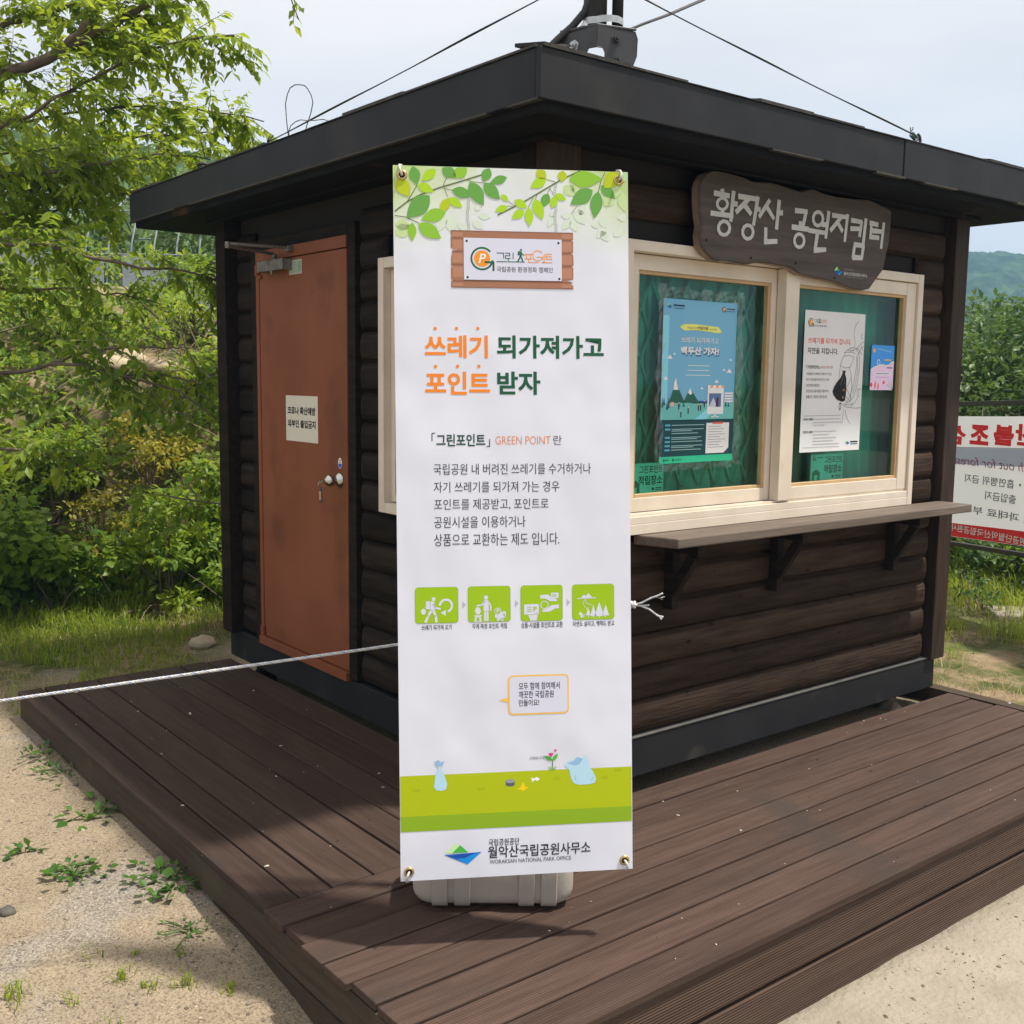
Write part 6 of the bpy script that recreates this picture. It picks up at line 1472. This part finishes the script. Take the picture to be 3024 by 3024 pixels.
# ivy, creepers and litter cover on the slope: nobody could count it
n = 34000
x = rng.uniform(-5, 6.5, n); y = foot_y(x) + rng.gamma(1.6, 1.5, n) - .12
pz = np.array([noise.noise((a * .9, b * .9, 7)) for a, b in zip(x, y)])
bare = ((x - 1.15) / 1.0) ** 2 + ((y - 6.5) / .8) ** 2 < 1
k = (pz > -.22) & ~(bare & (rng.random(n) < .9)) & (y < 13)
x, y = x[k], y[k]; z = hgt(x, y) + rng.gamma(1.5, .05, len(x)); P = np.stack([x, y, z], 1)
N = np.array([0, -.55, .8]) + rnd(len(x)) * .6; A = rnd(len(x)) + np.array([0, -.3, -.25]); L_ = rng.uniform(.055, .10, len(x))
ok = outside_hut(P)
g = MB(); g.arr(*leaf_arrays(P[ok], A[ok], N[ok], L_[ok], L_[ok] * .6, np.clip(rng.normal(.42, .25, ok.sum()), 0, 1)))
tag(g.build('slope_ground_cover', LF['bush']), kind='stuff')
# dry stems tangled on the slope
g = MB()
for _ in range(420):
    x = rng.uniform(-1.6, 2.6); y = foot_y(x) + rng.gamma(1.6, .9)
    if rng.random() < .4: x, y = rng.normal(.75, .45), rng.normal(5.0, .5)
    if rng.random() < .3: x, y = rng.normal(1.2, .5), rng.normal(6.4, .45)
    z = hgt(x, y); d = rnd(1)[0]; d[2] = abs(d[2]) * .8 + .15; d = d / np.linalg.norm(d); ln = rng.uniform(.2, .7)
    q = [(x, y, z)]
    for m in range(4): d = d + np.array([0, 0, -.13]) + rnd(1)[0] * .2; q.append(tuple(np.array(q[-1]) + d * ln / 4))
    if outside_hut(np.array(q)).all(): g.tube(q, [.0035, .003, .0025, .002, .001], 4, cap=False, m=int(rng.random() < .5))
tag(g.build('dry_undergrowth', [M_dry, M_twig]), kind='stuff')
# rocks in the sandy patch
M_rock = mat('sandy_rock', (.34, .27, .18), (.50, .41, .29), rough=.9, scale=9, bump=.5)
def rock(g, x, y, z, r, fl=.6, n=10):
    vs = []; seed = rng.random() * 50
    for i in range(n // 2 + 1):
        th = PI * i / (n // 2)
        for j in range(n):
            ph = 2 * PI * j / n; d = Vector((math.sin(th) * math.cos(ph), math.sin(th) * math.sin(ph), math.cos(th)))
            k = r * (1 + .35 * noise.noise(d * 1.3 + Vector((seed, 0, 0)))); vs.append((x + d.x * k, y + d.y * k, z + d.z * k * fl))
    m = n // 2
    g.mesh(vs, [(i * n + j, (i + 1) * n + j, (i + 1) * n + (j + 1) % n, i * n + (j + 1) % n) for i in range(m) for j in range(n)], 0)
for x, y, r, lab in ((.62, 6.35, .16, 'pale rounded rock in the bare sandy patch of the slope, leftmost'), (1.0, 6.2, .13, 'pale rock in the bare sandy patch nearest the hut post'), (.85, 6.65, .19, 'larger pale rock at the top of the bare sandy patch'),
                     (.16, 3.42, .085, 'flat tan stone on the grass just behind the hut corner'), (-.62, 3.62, .03, 'small pale stone in the grass behind the deck'), (-1.62, .62, .026, 'small dark stone lying alone on the bare sand')):
    t = thing('rock', lab, 'rock', (x, y, hgt(x, y))); g = MB(); rock(g, x, y, hgt(x, y) + r * .2, r, .55, 12)
    g.build('stone', M_rock if r > .027 else mat('dark_stone', (.07, .06, .055), (.11, .1, .09), rough=.8), t, smooth=True)
t = thing('stone_slab', 'pale concrete slab half sunk in the grass at the right edge', 'slab', (5.0, .88, -.1))
g = MB(); g.hexa([(4.72, .80, -.16), (5.7, .05, -.16), (5.86, .30, -.16), (4.92, 1.04, -.16)], [(4.74, .80, -.045), (5.7, .06, -.06), (5.84, .30, -.05), (4.92, 1.02, -.035)]); g.build('slab', M_conc, t, bevel=.012)

# ------------------------------------------------------------ grass
def blades(x, y, L, Wd, lean, tint, mb, m=0):
    n = len(x); z = hgt(x, y) - .005; a = rng.uniform(0, 2 * PI, n); d = np.stack([np.cos(a), np.sin(a), np.zeros(n)], 1); s = np.stack([-np.sin(a), np.cos(a), np.zeros(n)], 1)
    P0 = np.stack([x, y, z], 1); L = L[:, None]; Wd = Wd[:, None]; lean = lean[:, None]; up = np.array([0, 0, 1.0])
    P1 = P0 + (up * .6 + d * lean * .3) * L; P2 = P0 + (up * (1 - .35 * lean) + d * lean) * L
    v = np.stack([P0 - s * Wd / 2, P0 + s * Wd / 2, P1 + s * Wd * .4, P1 - s * Wd * .4, P2], 1).reshape(-1, 3)
    b = np.arange(n) * 5
    T = np.concatenate([np.stack([b, b + 1, b + 2], 1), np.stack([b, b + 2, b + 3], 1), np.stack([b + 3, b + 2, b + 4], 1)])
    mb.arr(v, T, np.tile(tint, 3), m)
g = MB()
n = 34000
x = rng.uniform(-3.2, 1.6, n); y = rng.uniform(2.65, 5.3, n) 
den = np.array([noise.noise((a * 1.3, b * 1.3, 1)) for a, b in zip(x, y)]) + .30 * (y - 3.55)
k = (den > -.14) & ~((x > -1.1) & (y < 2.64)) ; x, y = x[k], y[k]
hk = .28 + .72 * np.clip((y - 3.2) / 1.5, 0, 1) * (.6 + .4 * np.sin(x * 5 + y * 3) ** 2)
blades(x, y, rng.uniform(.06, .24, len(x)) * hk, rng.uniform(.004, .009, len(x)), rng.uniform(.2, .9, len(x)), np.clip(rng.normal(.5, .25, len(x)), 0, 1), g)
n = 24000
x = rng.uniform(2.72, 7.2, n); y = rng.uniform(-2.2, 2.9, n)
den = np.array([noise.noise((a * 1.6, b * 1.6, 4)) for a, b in zip(x, y)]) + .28 * (x - 4.4 + .6 * (y - .6))
k = den > -.05; x, y = x[k], y[k]
hk = .35 + .65 * np.clip((x - 3.2) / 1.6, 0, 1)
blades(x, y, rng.uniform(.07, .27, len(x)) * hk, rng.uniform(.004, .009, len(x)), rng.uniform(.2, .9, len(x)), np.clip(rng.normal(.6, .25, len(x)), 0, 1), g)
tag(g.build('grass', LF['grass']), kind='stuff')
g = MB()
n = 7000
x = np.concatenate([rng.uniform(-3, 1.4, n), rng.uniform(2.72, 6.5, n)]); y = np.concatenate([rng.uniform(2.9, 4.9, n), rng.uniform(-1.5, 2.4, n)])
k = np.array([noise.noise((a * 1.8, b * 1.8, 11)) for a, b in zip(x, y)]) > -.05; x, y = x[k], y[k]
blades(x, y, rng.uniform(.04, .12, len(x)), rng.uniform(.002, .004, len(x)), rng.uniform(1.0, 2.2, len(x)), rng.random(len(x)), g)
tag(g.build('dry_grass', LF['straw']), kind='stuff')
# loose gravel on the bare yard
g = MB(); n = 14000
x = np.concatenate([rng.uniform(-2.6, -1.09, 10000), rng.uniform(-1.0, 3.6, 2500), rng.uniform(2.7, 4.6, 1500)]); y = np.concatenate([rng.uniform(-1.4, 3.6, 10000), rng.uniform(-1.9, -1.07, 2500), rng.uniform(-1.2, 1.5, 1500)])
r = np.minimum(rng.gamma(1.5, .0014, n) + .0011, .010); z = np.where((y < -1.05) & (x > -1.0), -.291, hgt(x, y))
octa = np.array([(1, 0, 0), (0, 1, 0), (-1, 0, 0), (0, -1, 0), (0, 0, 1), (0, 0, -1)], float)
rot = rng.uniform(0, 6.28, n); sc = rng.uniform(.6, 1.3, (n, 3)) * np.array([1, 1, .6])
O_ = octa[None] * sc[:, None] + rng.normal(size=(n, 6, 3)) * .15
ca, sa = np.cos(rot)[:, None], np.sin(rot)[:, None]
Vv = np.stack([O_[:, :, 0] * ca - O_[:, :, 1] * sa, O_[:, :, 0] * sa + O_[:, :, 1] * ca, O_[:, :, 2]], 2) * r[:, None, None] + np.stack([x, y, z + r * .2], 1)[:, None]
f = np.array([[0, 1, 4], [1, 2, 4], [2, 3, 4], [3, 0, 4], [1, 0, 5], [2, 1, 5], [3, 2, 5], [0, 3, 5]])
T = ((np.arange(n) * 6)[:, None, None] + f[None]).reshape(-1, 3)
g.arr(Vv.reshape(-1, 3), T, np.repeat(rng.random(n), 8))
for _ in range(300):
    yy = rng.uniform(-1.0, 2.5); rock(g, -1.10 - rng.gamma(1.3, .03), yy, hgt(-1.12, yy) - .001, min(.009, rng.gamma(2, .0018) + .002), .6, 6)
g.t = [rng.uniform(0, .5)] * len(g.t)
tag(g.build('gravel', mat('gravel', (.20, .165, .125), (.33, .28, .22), rough=.85, scale=30, tint=.55)), kind='stuff')
# crumbs and bits of bark on the deck
g = MB(); n = 230
x = rng.uniform(-1.05, 2.5, n); y = rng.uniform(-1.03, 2.5, n); k = (y < -.1) | (x < -.06); x, y = x[k], y[k]
for a_, b2 in zip(x, y):
    s = rng.gamma(2, .0006) + .0007; th = rng.uniform(0, 6.28); e1 = np.array([math.cos(th), math.sin(th), 0]) * s * rng.uniform(1, 3); e2 = np.array([-math.sin(th), math.cos(th), 0]) * s
    c = np.array([a_, b2, .0005]); m = 0 if rng.random() < .62 else 1
    g.hexa([c - e1 - e2, c + e1 - e2, c + e1 + e2, c - e1 + e2], [c - e1 * .6 - e2 * .6 + (0, 0, s), c + e1 * .7 - e2 * .5 + (0, 0, s * .8), c + e1 * .6 + e2 * .7 + (0, 0, s), c - e1 * .5 + e2 * .6 + (0, 0, s * .7)], m)
tag(g.build('deck_litter', [mat('pale_crumb', (.5, .46, .38), (.6, .56, .48), rough=.8), mat('dark_crumb', (.03, .022, .018), rough=.9)]), kind='stuff')

# ------------------------------------------------------------ weeds on the sand
def weed(x, y, n, L_, wr, lab, name='weed', cat='weed', up=.25, group=None, lf='weed', spread=.05):
    z = hgt(x, y); t = thing(name, lab, cat, (x, y, z), group)
    P = np.stack([x + rng.normal(size=n) * spread, y + rng.normal(size=n) * spread, np.full(n, z) + rng.uniform(.004, .018, n)], 1)
    d = P - np.array([x, y, z]); d[:, 2] = 0
    A = unit(d + rng.normal(size=(n, 3)) * .03) + np.array([0, 0, 1.0]) * rng.uniform(-.05, up, n)[:, None]; A = A + rnd(n) * .25
    LL_ = rng.uniform(.5, 1.1, n) * L_ * .82; wr = wr * 1.45
    g = MB(); g.arr(*leaf_arrays(P, A, np.array([0, 0, 1.0]) + rnd(n) * .35, LL_, LL_ * wr, rng.random(n))); g.build('leaves', LF[lf], t)
    g = MB()
    for p_ in P[::4]: g.tube([(x, y, z - .01), tuple((p_ + np.array([x, y, z])) / 2 + (0, 0, .008)), tuple(p_)], .0018, 4, cap=False)
    g.build('stems', LF[lf], t)
    return t
weed(-1.17, 1.23, 34, .085, .38, 'broad-leaved weed spreading flat beside the middle of the deck edge', spread=.06)
weed(-1.38, .76, 60, .04, .7, 'round leafy weed alone in the middle of the bare sand', spread=.05, up=.5)
weed(-1.47, 1.02, 14, .07, .3, 'small flat rosette weed on the sand behind the round leafy one', spread=.03)
weed(-1.16, .46, 34, .055, .65, 'loose leafy weed by the near part of the deck side', spread=.06, up=.5)
weed(-1.15, .58, 26, .05, .6, 'dark leafy weed under the deck side next to the loose one', spread=.045, up=.6)
weed(-1.20, .20, 40, .03, .4, 'low dark weed tuft in the shade strip nearest the camera', spread=.05, up=.8)
weed(-1.13, 2.02, 34, .06, .4, 'feathery weed growing up the far part of the deck side', spread=.06, up=1.2)
weed(-1.13, 1.75, 30, .05, .35, 'wispy weed against the deck side next to the far feathery one', spread=.06, up=1.4)
def tuft(x, y, n, h, lab, group=None):
    z = hgt(x, y); t = thing('grass_tuft', lab, 'grass tuft', (x, y, z), group); g = MB()
    xx = np.full(n, x) + rng.normal(size=n) * h * .3; yy = np.full(n, y) + rng.normal(size=n) * h * .3
    blades(xx, yy, rng.uniform(.5, 1.1, n) * h, rng.uniform(.003, .005, n), rng.uniform(.3, 1.1, n), np.clip(rng.normal(.6, .2, n), 0, 1), g); g.build('blades', LF['grass'], t); return t
for x, y, n, h in ((-1.45, .08, 26, .05), (-1.40, .0, 22, .045), (-1.31, -.04, 24, .05), (-1.71, .16, 26, .08), (-1.26, .1, 14, .04), (-1.38, .17, 10, .035), (-1.60, .05, 12, .04), (-1.50, .22, 8, .07), (-1.22, -.12, 18, .045), (-1.55, -.12, 16, .05)):
    tuft(x, y, n, h, 'small grass tuft sprouting from the bare sand in the near left corner', 'small grass tufts on the near sand')
tuft(-1.70, 1.55, 16, .17, 'tall thin grass tuft on the sand by the left edge'); tuft(-1.52, 1.45, 10, .07, 'short thin grass tuft beside the tall one on the sand')
tuft(-1.02, 2.78, 22, .22, 'tall grass tuft standing behind the far left corner of the deck')
for x, y, n, h in ((4.35, .55, 80, .20), (4.55, .25, 80, .20), (4.85, .0, 70, .2), (4.25, .85, 70, .18), (3.55, .42, 34, .12), (3.75, .05, 30, .11)):
    tuft(x, y, n, h, 'bright grass tuft on the soil to the right of the hut', 'bright grass tufts right of the hut')
dn = thing('dandelion', 'single yellow dandelion flower at the left edge near the deck corner', 'flower', (-1.24, 2.9, hgt(-1.24, 2.9)))
z = hgt(-1.24, 2.9); g = MB(); g.tube([(-1.24, 2.9, z - .01), (-1.238, 2.9, z + .03), (-1.24, 2.898, z + .05)], .0016, 5); g.build('stem', LF['weed'], dn)
g = MB()
for k in range(40):
    a = k * 2.4; r = .016 * (k / 40) ** .5; g.hexa([(-1.24 + r * .6 * math.cos(a) + .002 * math.cos(a + i * 1.57), 2.898 + r * .6 * math.sin(a) + .002 * math.sin(a + i * 1.57), z + .05) for i in range(4)], [(-1.24 + r * 1.1 * math.cos(a) + .0022 * math.cos(a + i * 1.57), 2.898 + r * 1.1 * math.sin(a) + .0022 * math.sin(a + i * 1.57), z + .062 - r * .3) for i in range(4)])
g.build('petals', mat('yellow_petal', (.75, .46, .01), (.8, .5, .015), rough=.6), dn)
bpy.data.objects.remove(_to)
